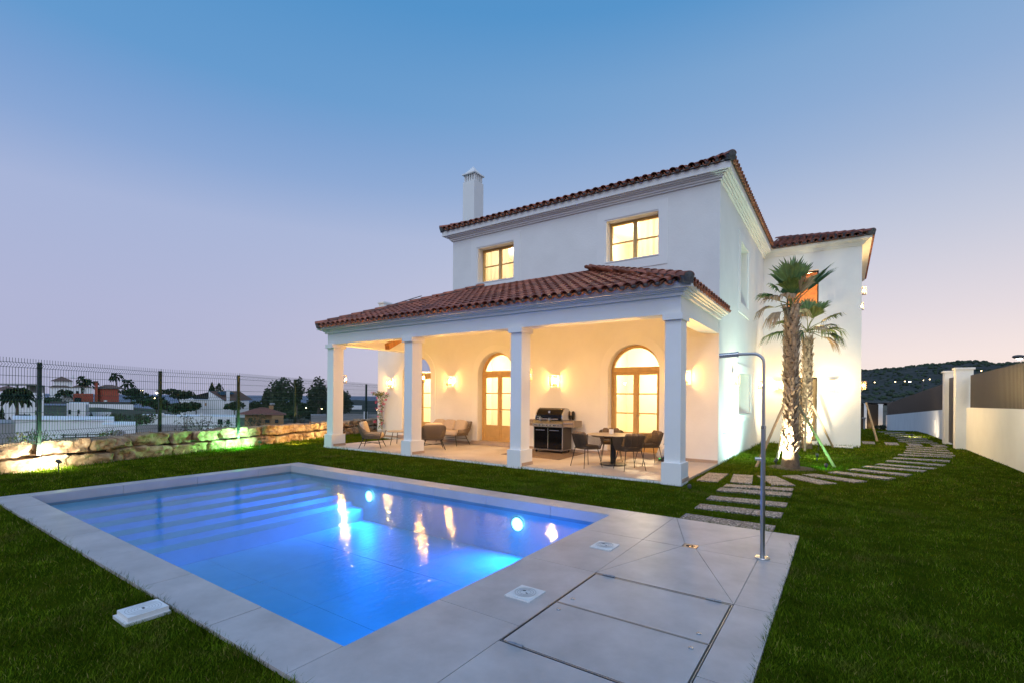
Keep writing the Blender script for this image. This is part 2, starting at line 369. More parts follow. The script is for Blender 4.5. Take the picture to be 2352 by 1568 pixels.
def blobcluster(mb,c,r,n,seed,sq=.8,size=.35):
    rr=random.Random(seed)
    for _ in range(n):
        while True:
            p=Vector((rr.uniform(-1,1),rr.uniform(-1,1),rr.uniform(-1,1)))
            if p.length<1: break
        q=Vector((c[0]+p.x*r[0],c[1]+p.y*r[1],c[2]+p.z*r[2])); s=size*rr.uniform(.6,1.3)
        d=Vector((rr.uniform(-1,1),rr.uniform(-1,1),rr.uniform(-.6,1))).normalized(); e=d.orthogonal().normalized(); g=d.cross(e)
        a=rr.uniform(0,6.28); e2=e*math.cos(a)+g*math.sin(a); g2=-e*math.sin(a)+g*math.cos(a)
        mb.add([q-e2*s,q-g2*s*sq,q+e2*s+d*s*.3,q+g2*s*sq],[(0,1,2,3)])
mb=MB(); rr=random.Random(5)
for i in range(1500):
    L8=rr.uniform(560,900); t=rr.uniform(.05,.86); 
    if i%3==0: t=rr.uniform(.74,.8)
    D=430+470*t; L=L8*D/800; hgt=ridge(L8)*D/800
    zz=1.6+(hgt-1.6)*(sst(-.06,.8,t) if t<.8 else 1-.6*((t-.8)/.2)**2)-2*(1-t)
    zz+=noise.noise(Vector((L*.03,D*.03,3)))*2.2+noise.noise(Vector((L*.11,D*.11,7)))*1.4
    s=rr.uniform(.35,1.0)*rr.uniform(.6,3.4); p=vill(L,D,zz+s*.35,1)
    mb.sup(p,s*2.2,s*2.2,s*1.7,1,1,6,4)
mb.build('hillside_bushes',M['dgreen'],kind='stuff',label='dark bushes scattered over the scrubby hill on the right',cat='bushes')
# pale field and track at the hill foot
M['field']=mat('pale_field',(.065,.06,.03),.95,var=.25,scale=.05)
mb=MB(); P=[vill(120,230,0,1),vill(330,380,2,1),vill(420,470,5,1),vill(200,330,1,1)]
mb=MB(); NXf=14
pts=[]
for j in range(7):
    for i in range(NXf):
        D=235+j*24; L=(.55+.3*i/(NXf-1))*D; x,y,_=vill(L,D,0,1); pts.append((x,y,ground_z(x,y)+.35))
mb.add(pts,[(j*NXf+i,j*NXf+i+1,(j+1)*NXf+i+1,(j+1)*NXf+i) for j in range(6) for i in range(NXf-1)])
mb.build('field',M['field'],kind='structure')
# street lights burning on the hill
M['farlamp']=emis('far_street_light',(1,.75,.35),14,False)
for i,(L,z) in enumerate([(527,27),(557,28),(571,28.8),(597.6,30.6),(607,32),(682,45)]):
    kk=430/700; root=thing('distant_street_light',vill(L*kk,430,(z-1.6)*kk-4,1),['far street light low on the dark hill, nearest the villa corner','far street light on the hill, second from the villa','far street light on the hill just left of the curved lamp head','far street light on the hill beside the tall lamp post','far street light highest beside the lamp post','far street light on the hill above the slatted fence'][i],'street light','street lights on the dark hill')
    x,y,_=ORG[root.name]
    z=1.6+(z-1.6)*kk; MB().tube([(x,y,z-8),(x,y,z)],.10,5).build('pole',M['asph'],root)
    MB().sup((x,y,z+.3),.8,.8,.7,1,1,8,6).build('lamp_head',M['farlamp'],root)

# ================================================================== lawn
PQ=dict(S1=[(-1.81,6.64),(-1.81,6.98),(-.69,6.98),(-.69,6.64)],S2=[(-1.80,7.43),(-1.80,7.77),(-.68,7.86),(-.68,7.50)],S3=[(-1.81,8.19),(-1.81,8.53),(-.69,8.66),(-.69,8.32)],
S4=[(-1.83,9.04),(-1.83,9.40),(-.70,9.64),(-.70,9.28)],S5=[(-1.81,9.54),(-1.81,9.85),(-.72,10.14),(-.72,9.84)],
S6=[(-2.38,9.96),(-2.40,11.10),(-2.02,11.20),(-2.0,9.99)],S7=[(-1.79,10.1),(-1.92,11.22),(-1.55,11.30),(-1.42,10.2)],S8=[(-1.49,11.35),(-1.15,11.53),(-.72,10.50),(-1.08,10.3)],
S9=[(-1.06,11.65),(-.79,11.97),(-.07,11.25),(-.34,10.94)],S10=[(-.71,12.10),(-.48,12.40),(.42,11.92),(.20,11.60)],S11=[(-.27,12.85),(-.10,13.15),(.93,12.80),(.76,12.47)],
S12=[(.11,13.66),(.22,13.98),(1.28,13.68),(1.15,13.33)],S13=[(.39,14.42),(.50,14.75),(1.63,14.66),(1.52,14.33)],S14=[(.68,15.15),(.78,15.48),(1.89,15.35),(1.77,15.0)],
S15=[(.94,16.15),(1.03,16.5),(2.18,16.3),(2.06,15.95)],S16=[(1.16,17.1),(1.23,17.45),(2.42,17.5),(2.36,17.14)],S17=[(1.35,18.2),(1.40,18.55),(2.62,18.72),(2.60,18.38)],
S18=[(1.55,19.1),(1.6,19.45),(2.78,19.3),(2.72,18.95)],S19=[(1.66,19.95),(1.7,20.3),(2.85,20.2),(2.8,19.85)],S20=[(1.77,20.75),(1.8,21.1),(2.85,21.1),(2.85,20.75)],S21=[(1.83,21.6),(1.85,21.95),(2.9,21.95),(2.9,21.6)],
Q1=[(.63,22.2),(.63,23.4),(1.03,23.4),(1.0,22.2)],Q2=[(1.31,22.25),(1.33,23.45),(1.73,23.5),(1.70,22.3)],Q3=[(1.99,22.3),(2.0,23.45),(2.41,23.5),(2.38,22.4)],Q4=[(2.68,22.4),(2.68,23.4),(3.06,23.4),(3.05,22.5)],
T1=[(1.85,24.2),(1.85,24.6),(3.0,24.5),(3.0,24.1)],T2=[(1.87,25.3),(1.87,25.7),(2.98,25.6),(2.98,25.2)],T3=[(1.9,26.5),(1.9,26.9),(2.95,26.8),(2.95,26.4)],T4=[(1.8,27.9),(1.8,28.3),(2.9,28.2),(2.9,27.8)],T5=[(1.7,29.4),(1.7,29.8),(2.8,29.7),(2.8,29.3)],T6=[(1.5,31),(1.5,31.4),(2.6,31.3),(2.6,30.9)])
WALLP=[(-11.6,-3.5),(-12.3,-1.5),(-13.1,.5),(-13.75,2.1),(-14.15,3.4),(-14.6,4.6),(-15.0,6.0),(-15.4,7.4),(-15.85,9.2),(-16.5,11.1),(-17.0,12.8),(-17.6,15),(-19,19)]
def lawn_z(x,y):
    s=sst(30,56,y); return -.035-1.15*s+.02*noise.noise(Vector((x*.5,y*.5,0)))*(1-sst(8,4,math.hypot(x,y)))
mb=MB()
def wallx(y): return float(np.interp(y,[p[1] for p in WALLP],[p[0] for p in WALLP]))-.25
ys=list(np.concatenate([np.arange(-3.5,14,.5),np.arange(14,32,1.0),np.arange(32,64,2.0)])); NXL=48
ys=sorted(set([float(v) for v in ys if abs(v-1.75)>.15 and abs(v-6.4)>.15]+[1.75,6.4]))
for y in ys:
    xl=wallx(y); xr=3.5
    for x in list(np.linspace(xl,-10.5,13))[:-1]+list(np.linspace(-10.5,-2.45,20))+list(np.linspace(-2.45,xr,17))[1:]: mb.v.append((x,y,lawn_z(x,y)))
mb.f=[(j*NXL+i,j*NXL+i+1,(j+1)*NXL+i+1,(j+1)*NXL+i) for j in range(len(ys)-1) for i in range(NXL-1)]
# cut the pool pit out of the sheet
mb.f=[f for f in mb.f if not all(-10.51<mb.v[i][0]<-2.44 and 1.74<mb.v[i][1]<6.41 for i in f)]
lawn=mb.build('lawn',M['lawn'],kind='structure',org=(0,0,0),smooth=True)

def in_poly(px,py,poly):
    ins=np.zeros(px.shape,bool); n=len(poly); j=n-1
    for i in range(n):
        xi,yi=poly[i]; xj,yj=poly[j]
        if yi!=yj:
            c=((yi>py)!=(yj>py))&(px<(xj-xi)*(py-yi)/(yj-yi)+xi); ins^=c
        j=i
    return ins
def grass_patch(name,label,r0,r1,dens,h,w,segs,wall_edge=True):
    A=PI/180
    # sample in polar region round the camera foot
    a0,a1=-100*A,28*A   # azimuth from +y towards +x
    area=(a1-a0)/2*(r1**2-r0**2); n=int(area*dens)
    th=rng.uniform(a0,a1,n); r=np.sqrt(rng.uniform(r0**2,r1**2,n)); x=r*np.sin(th); y=r*np.cos(th)
    ok=(y>-1.5)&(x<3.42)&(x>np.interp(y,[p[1] for p in WALLP],[p[0] for p in WALLP])+.03)
    ok&=~((x>-10.64)&(x<-.42)&(y>1.56)&(y<6.56))
    ok&=~((x>-13.52)&(x<-2.5)&(y>9.22)&(y<13)); ok&=~((x>-15)&(x<-2.5)&(y>12.56)); ok&=~((x>-2.6)&(x<.52)&(y>20.5))
    ok&=~((x>-4.4)&(x<-4.1)&(y>1.23)&(y<1.54))
    ok&=~(((x+1.0)**2+(y-13.25)**2)<.4**2)
    for q in PQ.values():
        cx=sum(p[0] for p in q)/4; cy_=sum(p[1] for p in q)/4
        sh=[(cx+(p[0]-cx)*.985,cy_+(p[1]-cy_)*.95) for p in q]
        near=(abs(x-cx)<1.2)&(abs(y-cy_)<1.2)
        idx=np.where(near&ok)[0]
        if len(idx): ok[idx[in_poly(x[idx],y[idx],sh)]]=False
    x=x[ok]; y=y[ok]; n=len(x)
    # keep only what a camera near the photographer could see
    F=np.array([-math.sin(YAW),math.cos(YAW)]); D=x*F[0]+y*F[1]; L=x*math.cos(YAW)+y*math.sin(YAW)
    ok=(D>.8)&(abs(L)<1.45*D+1.2); x=x[ok]; y=y[ok]; n=len(x)
    z=np.array([-.04]*n); far=y>29
    if far.any(): z[far]=[lawn_z(a,b)-.01 for a,b in zip(x[far],y[far])]
    clump=np.array([noise.noise(Vector((a*3.1,b*3.1,0))) for a,b in zip(x,y)]) if n<260000 else np.sin(x*7)*np.cos(y*6)*.4
    de=np.minimum.reduce([abs(x+.41)+(y>6.6)*9+(y<1.5)*9, abs(y-1.55)+(x>-.4)*9+(x<-10.7)*9, abs(y-6.58)+(x>-.4)*9+(x<-10.7)*9,abs(y-9.2)+(x>-2.5)*9+(x<-13.5)*9])
    edge=np.clip(1-de/.10,0,1)
    dw=abs(x-np.interp(y,[p[1] for p in WALLP],[p[0] for p in WALLP])); dh=np.where((y>12.5),abs(x+2.5),9); dh=np.minimum(dh,np.where((x>-2.6)&(x<.6),abs(y-20.5),9))
    edge=np.maximum(edge,np.clip(1-np.minimum(dw,dh)/.35,0,1)*1.6)
    H=h*rng.uniform(.55,1.3,n)*(1+.5*clump)*(1+.9*edge)
    ang=rng.uniform(0,2*PI,n); lean=rng.uniform(.1,1.0,n)*H; la=rng.uniform(0,2*PI,n)+clump*2
    dx=np.cos(ang)*w/2; dy=np.sin(ang)*w/2; lx=np.cos(la)*lean; ly=np.sin(la)*lean
    if segs==2:
        V=np.stack([np.stack([x-dx,y-dy,z],1),np.stack([x+dx,y+dy,z],1),np.stack([x+dx*.8+lx*.35,y+dy*.8+ly*.35,z+H*.55],1),np.stack([x-dx*.8+lx*.35,y-dy*.8+ly*.35,z+H*.55],1),np.stack([x+lx,y+ly,z+H*.95],1)],1).reshape(-1,3)
        k=5; base=np.arange(n)*k
        loops=np.stack([base,base+1,base+2,base+3, base+3,base+2,base+4],1).reshape(-1); tot=np.tile([4,3],n)
    else:
        V=np.stack([np.stack([x-dx,y-dy,z],1),np.stack([x+dx,y+dy,z],1),np.stack([x+lx,y+ly,z+H],1)],1).reshape(-1,3)
        k=3; loops=np.arange(n*3); tot=np.full(n,3)
    me=bpy.data.meshes.new(name); me.vertices.add(len(V)); me.vertices.foreach_set('co',V.astype(np.float32).reshape(-1))
    me.loops.add(len(loops)); me.loops.foreach_set('vertex_index',loops.astype(np.int32))
    me.polygons.add(len(tot)); st=np.concatenate([[0],np.cumsum(tot)[:-1]]); me.polygons.foreach_set('loop_start',st.astype(np.int32))
    try: me.polygons.foreach_set('loop_total',tot.astype(np.int32))
    except Exception: pass
    me.update(calc_edges=True); me.materials.append(M['grass'])
    o=bpy.data.objects.new(name,me); link(o); tag(o,label,'grass',kind='stuff'); return n
grass_patch('grass','short dark grass blades close to the pool coping and deck',0.8,5,9000,.032,.0045,2)
grass_patch('grass','short green grass blades of the lawn around the pool',5,10,3000,.034,.007,1)
grass_patch('grass','short green grass blades before the porch and stone wall',10,17,1000,.042,.012,1)
grass_patch('grass','far lawn grass along the stepping path and boundary wall',17,36,330,.045,.02,1)

# ================================================================== stepping path
path=thing('stepping_path',(0,12,-.03),None,None); del_=path; path['kind']='structure'
for q in PQ.values():
    a,b,c,d=[Vector((p[0],p[1],0)) for p in q]
    long=(d-a).length>(b-a).length
    nn=3 if (d-a).length>.9 or (b-a).length>.9 else 2
    for i in range(nn):
        t0=i/nn+.004; t1=(i+1)/nn-.004
        if long: P=[a.lerp(d,t0),b.lerp(c,t0),b.lerp(c,t1),a.lerp(d,t1)]
        else: P=[a.lerp(b,t0),a.lerp(b,t1),d.lerp(c,t1),d.lerp(c,t0)]
        P=[(p.x,p.y) for p in P]
        # wind the outline anticlockwise
        ar=sum(P[i][0]*P[(i+1)%4][1]-P[(i+1)%4][0]*P[i][1] for i in range(4))
        if ar<0: P=P[::-1]
        zt=-.012+random.uniform(-.003,.003) + (lawn_z(P[0][0],P[0][1])+.035 if P[0][1]>30 else 0)
        MB().prism(P,zt-.05,zt).build('paving_slab',M['pebble'],path)

# ================================================================== pool and deck
deck=MB()
Z=-.022
for r in [(-10.645,-2.58,6.23,6.565),(-10.645,-10.37,1.565,6.23),(-10.37,-2.58,1.565,1.9),(-2.58,-.415,1.565,6.565)]:
    deck.box(r[0],r[1],r[2],r[3],-.16,Z)
deck_o=deck.build('pool_deck',M['grout'],kind='structure',org=(-2,4,0))
def inset(poly,d):
    n=len(poly); out_=[]
    ar=sum(poly[i][0]*poly[(i+1)%n][1]-poly[(i+1)%n][0]*poly[i][1] for i in range(n))
    if ar<0: poly=poly[::-1]
    for i in range(n):
        p0=Vector(poly[i-1]);p1=Vector(poly[i]);p2=Vector(poly[(i+1)%n])
        e1=(p1-p0).normalized(); e2=(p2-p1).normalized(); n1=Vector((-e1.y,e1.x)); n2=Vector((-e2.y,e2.x))
        b=(n1+n2); b=b/max(.2,b.dot(b)/2) if b.length>1e-6 else n1
        q=p1+b*d; out_.append((q.x,q.y))
    return out_
def slab(poly,z1=0,z0=-.03,m='slab',par=None,d=.0028,nm='paving_slab'):
    jit=random.uniform(-.0008,.0008)
    return MB().prism(inset(poly,d),z0,z1+jit).build(nm,M[m],par or deck_o)
R4=lambda x0,x1,y0,y1:[(x0,y0),(x1,y0),(x1,y1),(x0,y1)]
PX0,PX1,PY0,PY1=-10.35,-2.6,1.925,6.21
ex=[-10.66,-9.46,-8.29,-7.12,-5.95,-4.775,-3.6]
for i in range(len(ex)-1): slab(R4(ex[i],ex[i+1],1.55,PY0+.012))
slab([(-3.6,1.55),(-2.62,1.55),(-2.62,PY0+.012),(-3.6,PY0+.012)])
fx=[-9.46,-8.26,-7.0,-5.91,-4.74,-3.55,-2.38]
slab([(-10.66,PY1-.012),(-9.46,PY1-.012),(-9.46,6.58),(-10.66,6.58)])
for i in range(len(fx)-1): slab(R4(fx[i],fx[i+1],PY1-.012,6.58))
ly=[PY0+.012,3.1,4.27,5.45,PY1-.012]
for i in range(4): slab(R4(-10.66,PX0+.012,ly[i],ly[i+1]))
XA,XB,XR=-1.853,-.687,-.405
slab([(-2.62,1.55),(XA,1.55),(XA,2.812),(PX1-.012,2.812),(PX1-.012,PY0+.012),(-2.62,PY0+.012)])
slab(R4(PX1-.012,XA,2.812,4.08)); slab(R4(PX1-.012,XA,4.08,5.345)); slab([(PX1-.012,5.345),(XA,5.345),(XA,6.58),(-2.38,6.58),(-2.38,PY1-.012),(PX1-.012,PY1-.012)])
slab(R4(XB,XR,1.55,2.9)); slab(R4(XB,XR,2.9,4.08)); slab(R4(XB,XR,4.08,5.36)); slab(R4(XB,XR,5.36,6.58)); slab(R4(XA,XB,1.55,2.57))
dA,dB,dC,dD=(-1.43,5.345),(-1.275,5.345),(-1.43,5.49),(-1.275,5.49)
slab([(XA,4.08),dA,(XA,5.345)]); slab([(XA,4.08),(XB,4.08),dB,dA]); slab([(XB,4.08),(XB,5.345),dB])
slab([(XA,5.345),dA,dC,(XA+.03,6.58),(XA,6.58)]); slab([dC,dD,(XB,6.50),(XB,6.58),(XA+.03,6.58)]); slab([dB,(XB,5.345),(XB,6.50),dD])
# pool shell
pool=MB(); ZW=-.14; ZF=-.86
sx=[-9.60,-9.22,-8.86,-8.50,-8.14,-7.80]; sz=[-.185,-.265,-.35,-.44,-.53,-.62]
def quad(mb,a,b,c,d): mb.add([a,b,c,d],[(0,1,2,3)])
x0=PX0
quad(pool,(x0,PY0,sz[0]),(sx[0],PY0,sz[0]),(sx[0],PY1,sz[0]),(x0,PY1,sz[0]))
for i in range(5):
    quad(pool,(sx[i],PY0,sz[i+1]),(sx[i],PY1,sz[i+1]),(sx[i],PY1,sz[i]),(sx[i],PY0,sz[i]))
    quad(pool,(sx[i],PY0,sz[i+1]),(sx[i+1],PY0,sz[i+1]),(sx[i+1],PY1,sz[i+1]),(sx[i],PY1,sz[i+1]))
quad(pool,(sx[5],PY0,ZF),(sx[5],PY1,ZF),(sx[5],PY1,sz[5]),(sx[5],PY0,sz[5]))
for a,b,c,d in [((PX0,PY1),(PX1,PY1),0,0),((PX1,PY0),(PX0,PY0),0,0),((PX0,PY0),(PX0,PY1),0,0),((PX1,PY1),(PX1,PY0),0,0)]:
    quad(pool,(a[0],a[1],-.031),(b[0],b[1],-.031),(b[0],b[1],ZF-.02),(a[0],a[1],ZF-.02))
pool_o=pool.build('swimming_pool',M['pooltile'],label='blue lit rectangular swimming pool with shallow ledge and steps',cat='swimming pool',org=(-6.5,4,-1.3))
fxs=[-7.80,-6.3,-5.07,-3.84,-2.6]; fys=[1.925,3.35,4.78,6.21]
for i in range(4):
    for j in range(3): slab(R4(fxs[i],fxs[i+1],fys[j],fys[j+1]),ZF,ZF-.03,'pooltile',pool_o,.0025,'floor_tile')
MB().box(-7.85,-2.5,1.8,6.3,ZF-.06,ZF-.02).build('floor_bed',M['poolstone'],pool_o)
# band of stone facing above the water
for y,e in ((PY1,ex),): 
    for i in range(len(fx)-1):
        MB().box(max(fx[i],PX0)+.003,min(fx[i+1],PX1)-.003,y-.014,y+.004,-.19,-.005).build('edge_stone',M['poolstone'],pool_o)
    MB().box(PX0+.003,-9.463,y-.014,y+.004,-.19,-.005).build('edge_stone',M['poolstone'],pool_o)
for i in range(4): MB().box(PX0-.004,PX0+.014,ly[i]+.003,ly[i+1]-.003,-.19,-.005).build('edge_stone',M['poolstone'],pool_o)
# water
def waterm():
    m=bpy.data.materials.new('pool_water'); m.use_nodes=True; nt=m.node_tree; nt.nodes.clear()
    o=nt.nodes.new('ShaderNodeOutputMaterial'); t=nt.nodes.new('ShaderNodeBsdfTransparent'); g=nt.nodes.new('ShaderNodeBsdfGlossy'); mxs=nt.nodes.new('ShaderNodeMixShader'); f=nt.nodes.new('ShaderNodeFresnel')
    f.inputs[0].default_value=1.33; g.inputs['Roughness'].default_value=.06; t.inputs[0].default_value=(.22,.80,1,1)
    tcn=nt.nodes.new('ShaderNodeTexCoord'); mp=nt.nodes.new('ShaderNodeMapping'); mp.inputs['Scale'].default_value=(1.6,.7,1); n=nt.nodes.new('ShaderNodeTexNoise'); n.inputs['Scale'].default_value=9; n.inputs['Detail'].default_value=3
    b=nt.nodes.new('ShaderNodeBump'); b.inputs['Strength'].default_value=.26; b.inputs['Distance'].default_value=.02
    nt.links.new(tcn.outputs['Object'],mp.inputs[0]); nt.links.new(mp.outputs[0],n.inputs['Vector']); nt.links.new(n.outputs['Fac'],b.inputs['Height']); nt.links.new(b.outputs[0],g.inputs['Normal'])
    nt.links.new(f.outputs[0],mxs.inputs[0]); nt.links.new(t.outputs[0],mxs.inputs[1]); nt.links.new(g.outputs[0],mxs.inputs[2]); nt.links.new(mxs.outputs[0],o.inputs[0]); return m
wb=MB(); quad(wb,(PX0+.015,PY0+.001,ZW),(PX1-.001,PY0+.001,ZW),(PX1-.001,PY1-.015,ZW),(PX0+.015,PY1-.015,ZW))
wb.build('water',waterm(),kind='structure')
M['poollamp']=emis('pool_lamp_glow',(.62,.85,1),9,False)
for i,(x,lab) in enumerate(((-7.6,'round underwater light on the far pool wall beside the steps'),(-4.12,'round underwater light on the far pool wall near the shower end'))):
    t=thing('pool_light',(x,PY1-.02,-.36),lab,'pool light','underwater pool lights')
    MB().add([(x+.10*math.cos(a),PY1-.03,-.36+.10*math.sin(a)) for a in [2*PI*k/20 for k in range(20)]],[tuple(range(20))]).build('lens',M['poollamp'],t)
    rg=MB(); 
    rg.tube([(x+.11*math.cos(a),PY1-.03,-.36+.11*math.sin(a)) for a in [2*PI*k/20 for k in range(21)]],.012,5,False).build('rim',M['steel'],t)
def lamp(name,kind,loc,energy,col,parent=None,**k):
    d=bpy.data.lights.new(name,kind); d.energy=energy; d.color=col
    aim=k.pop('aim',None)
    for a,b in k.items(): setattr(d,a,b)
    o=bpy.data.objects.new(name,d); link(o); o.location=loc
    if aim is not None: o.rotation_euler=(Vector(aim)-Vector(loc)).to_track_quat('-Z','Y').to_euler()
    if parent is not None: o.parent=parent; o.location=Vector(loc)-ORG[parent.name]
    return o
PB=(.0,.155,1.0)
for x in (-7.6,-4.12):
    lamp('pool_lamp_and_fill','AREA',(x,PY1-.06,-.36),84,PB,shape='DISK',size=.2,aim=(x,2,-.80))
    lamp('pool_lamp_and_fill','POINT',(x,PY1-.16,-.40),1.2,(.25,.5,1.0),shadow_soft_size=.05)
for y in (2.9,5.1):  # two added fill lamps without fixtures on the unseen right pool wall
    lamp('pool_lamp_and_fill','AREA',(PX1-.06,y,-.40),22,PB,shape='DISK',size=.2,aim=(-6,y,-.9))

# ================================================================== deck fittings
def cover(x,y,lab):
    t=thing('skimmer_cover',(x,y,.0),lab,'access cover','square white access covers in the deck')
    MB().obox((x,y,.004),.235,.255,.012).build('frame',M['whitem'],t)
    c=MB().lathe([(.103,.0),(.103,.006),(.098,.006),(.098,.002)],40,(x,y,.010)).build('lid',M['whitem'],t); smooth_angle(c)
    g=MB()
    for r in (.045,.065,.085): g.tube([(x+r*math.cos(a),y+r*math.sin(a),.0165) for a in [2*PI*k/36 for k in range(37)]],.0016,4,False)
    g.build('ring',M['villgrey'],t)
    h=MB()
    h.tube([(x-.035,y+.018,.017),(x-.02,y+.01,.022),(x-.012,y+.026,.017)],.003,5); h.tube([(x+.03,y-.015,.017),(x+.018,y-.022,.022),(x+.01,y-.006,.017)],.003,5)
    h.build('finger_grip',M['asph'],t)
cover(-2.103,4.855,'white square access cover beside the pool, farther one'); cover(-2.113,3.295,'white square access cover beside the pool, nearer one beside the hatch')
t=thing('shower_drain',(-1.352,5.418,0),'small square pierced drain grate in the shower tray','drain')
MB().obox((-1.352,5.418,-.008),.135,.125,.014).build('plate',M['steel'],t)
g=MB()
for k in range(12):
    a=k*PI/6+.13; g.beam((-1.352+.018*math.cos(a),5.418+.018*math.sin(a),.0),(-1.352+.045*math.cos(a),5.418+.045*math.sin(a),.0),.006,.003)
g.build('slot',M['black'],t)
# pump-room hatch: two stone lids in a steel frame
t=thing('deck_hatch',(-1.27,3.3,0),'double stone lid hatch with thin steel edging set in the deck','hatch')
X0,X1=-1.847,-.693
fr=MB()
for a,b in (((X0,2.578),(X0,4.05)),((X1,2.578),(X1,4.05))): fr.beam((a[0],a[1],-.006),(b[0],b[1],-.006),.007,.018)
for y in (2.578,3.312,4.05): fr.beam((X0,y,-.006),(X1,y,-.006),.007,.018)
fr.build('frame',M['brushed'],t)
fr=MB()
for a in (X0+.009,X1-.009): fr.box(a-.004,a+.004,2.578,4.05,-.03,-.012)
fr.box(X0,X1,2.584,2.592,-.03,-.012); fr.box(X0,X1,3.318,3.326,-.03,-.012)
fr.build('groove',M['black'],t)
for y0,y1 in ((2.594,3.304),(3.326,4.040)):
    l=MB().box(X0+.016,X1-.016,y0,y1,-.03,.001).build('lid',M['slab'],t)
for x,y in ((-1.715,4.055),(-.83,4.055),(-1.725,2.578),(-.84,2.578)):
    MB().tube([(x-.055,y,.008),(x-.002,y,.008)],.010,10).build('hinge',M['brushed'],t); MB().tube([(x+.002,y,.008),(x+.055,y,.008)],.010,10).build('hinge',M['brushed'],t)
for x,y in ((-1.755,3.43),(-.795,3.425),(-.79,3.20),(-1.755,3.20)):
    b=MB().lathe([(.018,0),(.018,.002),(.011,.004),(.009,.009),(.004,.009),(.004,.005)],16,(x,y,.001)).build('bolt',M['steel'],t); smooth_angle(b)
# outdoor shower
t=thing('outdoor_shower',(-.655,5.43,0),'tall stainless steel outdoor shower on the deck corner','shower')
X,Y=-.655,5.43
smooth_angle(MB().lathe([(.071,0),(.071,.006),(.068,.012),(.03,.014)],32,(X,Y,0)).build('base_plate',M['steel'],t))
smooth_angle(MB().tube([(X,Y,.01),(X,Y,1.32)],.0215,16).build('lower_pole',M['brushed'],t))
smooth_angle(MB().lathe([(.0235,0),(.0235,.03),(.016,.034)],20,(X,Y,1.30)).build('collar',M['steel'],t))
pth=[(X,Y,1.32),(X,Y,1.96)]+[(X-.1+.1*math.cos(a),Y,1.96+.1*math.sin(a)) for a in [PI/2*k/8 for k in range(1,9)]]+[(X-.255,Y,2.06)]
smooth_angle(MB().tube(pth,.0145,12).build('upper_pole',M['brushed'],t))
smooth_angle(MB().tube([(X-.25,Y,2.06),(X-.42,Y,2.052)],.0245,16).build('shower_head',M['steel'],t))
smooth_angle(MB().tube([(X-.235,Y,2.06),(X-.252,Y,2.06)],.029,12).build('joint',M['steel'],t))
smooth_angle(MB().tube([(X-.01,Y,.997),(X-.072,Y,.997)],.0175,14).build('tap_valve',M['steel'],t))
# white skimmer box in the grass
t=thing('skimmer_box',(-4.24,1.38,-.05),'white rectangular plastic box lid raised in the grass beside the pool coping','box')
B=MB().box(-4.36,-4.115,1.25,1.53,-.06,-.012); B.build('base',M['whitem'],t)
B=MB().box(-4.345,-4.13,1.27,1.52,-.0115,.022); B.build('lid',M['white'],t)
g=MB()
for k in range(3,13):
    r=.009*k
    if k%2: continue
    seg=[]
    for q in range(49):
        a=2*PI*q/48; p=(-4.235+r*math.cos(a),1.395+r*math.sin(a),.0225)
        if -4.34<p[0]<-4.135: seg.append(p)
        else:
            if len(seg)>1: g.tube(seg,.0010,4,False)
            seg=[]
    if len(seg)>1: g.tube(seg,.0010,4,False)
g.build('ring',M['villgrey'],t); MB().obox((-4.235,1.395,.023),.028,.014,.003).build('slot',M['black'],t)

# ================================================================== stone retaining wall
wall=thing('dry_stone_wall',(-15,6,-.05),'low retaining wall of big rough sandstone blocks under the green fence','stone wall')
segs=[Vector((*p,0)) for p in WALLP]; cum=[0]
for i in range(1,len(segs)): cum.append(cum[-1]+(segs[i]-segs[i-1]).length)
def walk(s):
    s=max(0,min(cum[-1]-.001,s))
    for i in range(len(segs)-1):
        if s<=cum[i+1]:
            t_=(s-cum[i])/(cum[i+1]-cum[i]); p=segs[i].lerp(segs[i+1],t_); d=(segs[i+1]-segs[i]).normalized(); return p,d
def rock(w,d,h,seed,nx=14,ny=6,nz=7):
    mb=MB(); rr=random.Random(seed); idx={}
    off=Vector((seed*3.17,seed*1.3,0)); tl=[rr.uniform(.86,1.0) for _ in range(4)]
    def P(i,j,k):
        key=(i,j,k)
        if key in idx: return idx[key]
        u=2*i/nx-1; v=2*j/ny-1; w_=2*k/nz-1
        p=Vector((u,v,w_)); 
        # rounded box
        e=.16
        q=Vector((math.copysign(min(abs(u),1-e),u),math.copysign(min(abs(v),1-e),v),math.copysign(min(abs(w_),1-e*1.4),w_)))
        dlt=p-q
        if dlt.length>0: p=q+dlt.normalized()*min(dlt.length,e*1.0)
        tp=tl[0] if u<0 else tl[1]
        x=p.x*w/2*(1 if w_<0 else tp*.03+.97); y=p.y*d/2; z=p.z*h/2*(tl[2] if u>0 else tl[3])
        n1=noise.noise_vector(Vector((x*2.6,y*2.6,z*3.6))+off); n2=noise.noise_vector(Vector((x*8,y*8,z*11))+off)
        r=Vector((x,y,z))+Vector((n1.x*.05,n1.y*.12,n1.z*.035))+Vector((n2.x*.028,n2.y*.085,n2.z*.028))
        idx[key]=len(mb.v); mb.v.append(tuple(r)); return idx[key]
    for i in range(nx):
        for j in range(ny):
            mb.f.append((P(i,j,0),P(i,j+1,0),P(i+1,j+1,0),P(i+1,j,0))); mb.f.append((P(i,j,nz),P(i+1,j,nz),P(i+1,j+1,nz),P(i,j+1,nz)))
    for i in range(nx):
        for k in range(nz):
            mb.f.append((P(i,0,k),P(i+1,0,k),P(i+1,0,k+1),P(i,0,k+1))); mb.f.append((P(i,ny,k),P(i,ny,k+1),P(i+1,ny,k+1),P(i+1,ny,k)))
    for j in range(ny):
        for k in range(nz):
            mb.f.append((P(0,j,k),P(0,j,k+1),P(0,j+1,k+1),P(0,j+1,k))); mb.f.append((P(nx,j,k),P(nx,j+1,k),P(nx,j+1,k+1),P(nx,j,k+1)))
    return mb
rr=random.Random(11); sd=0
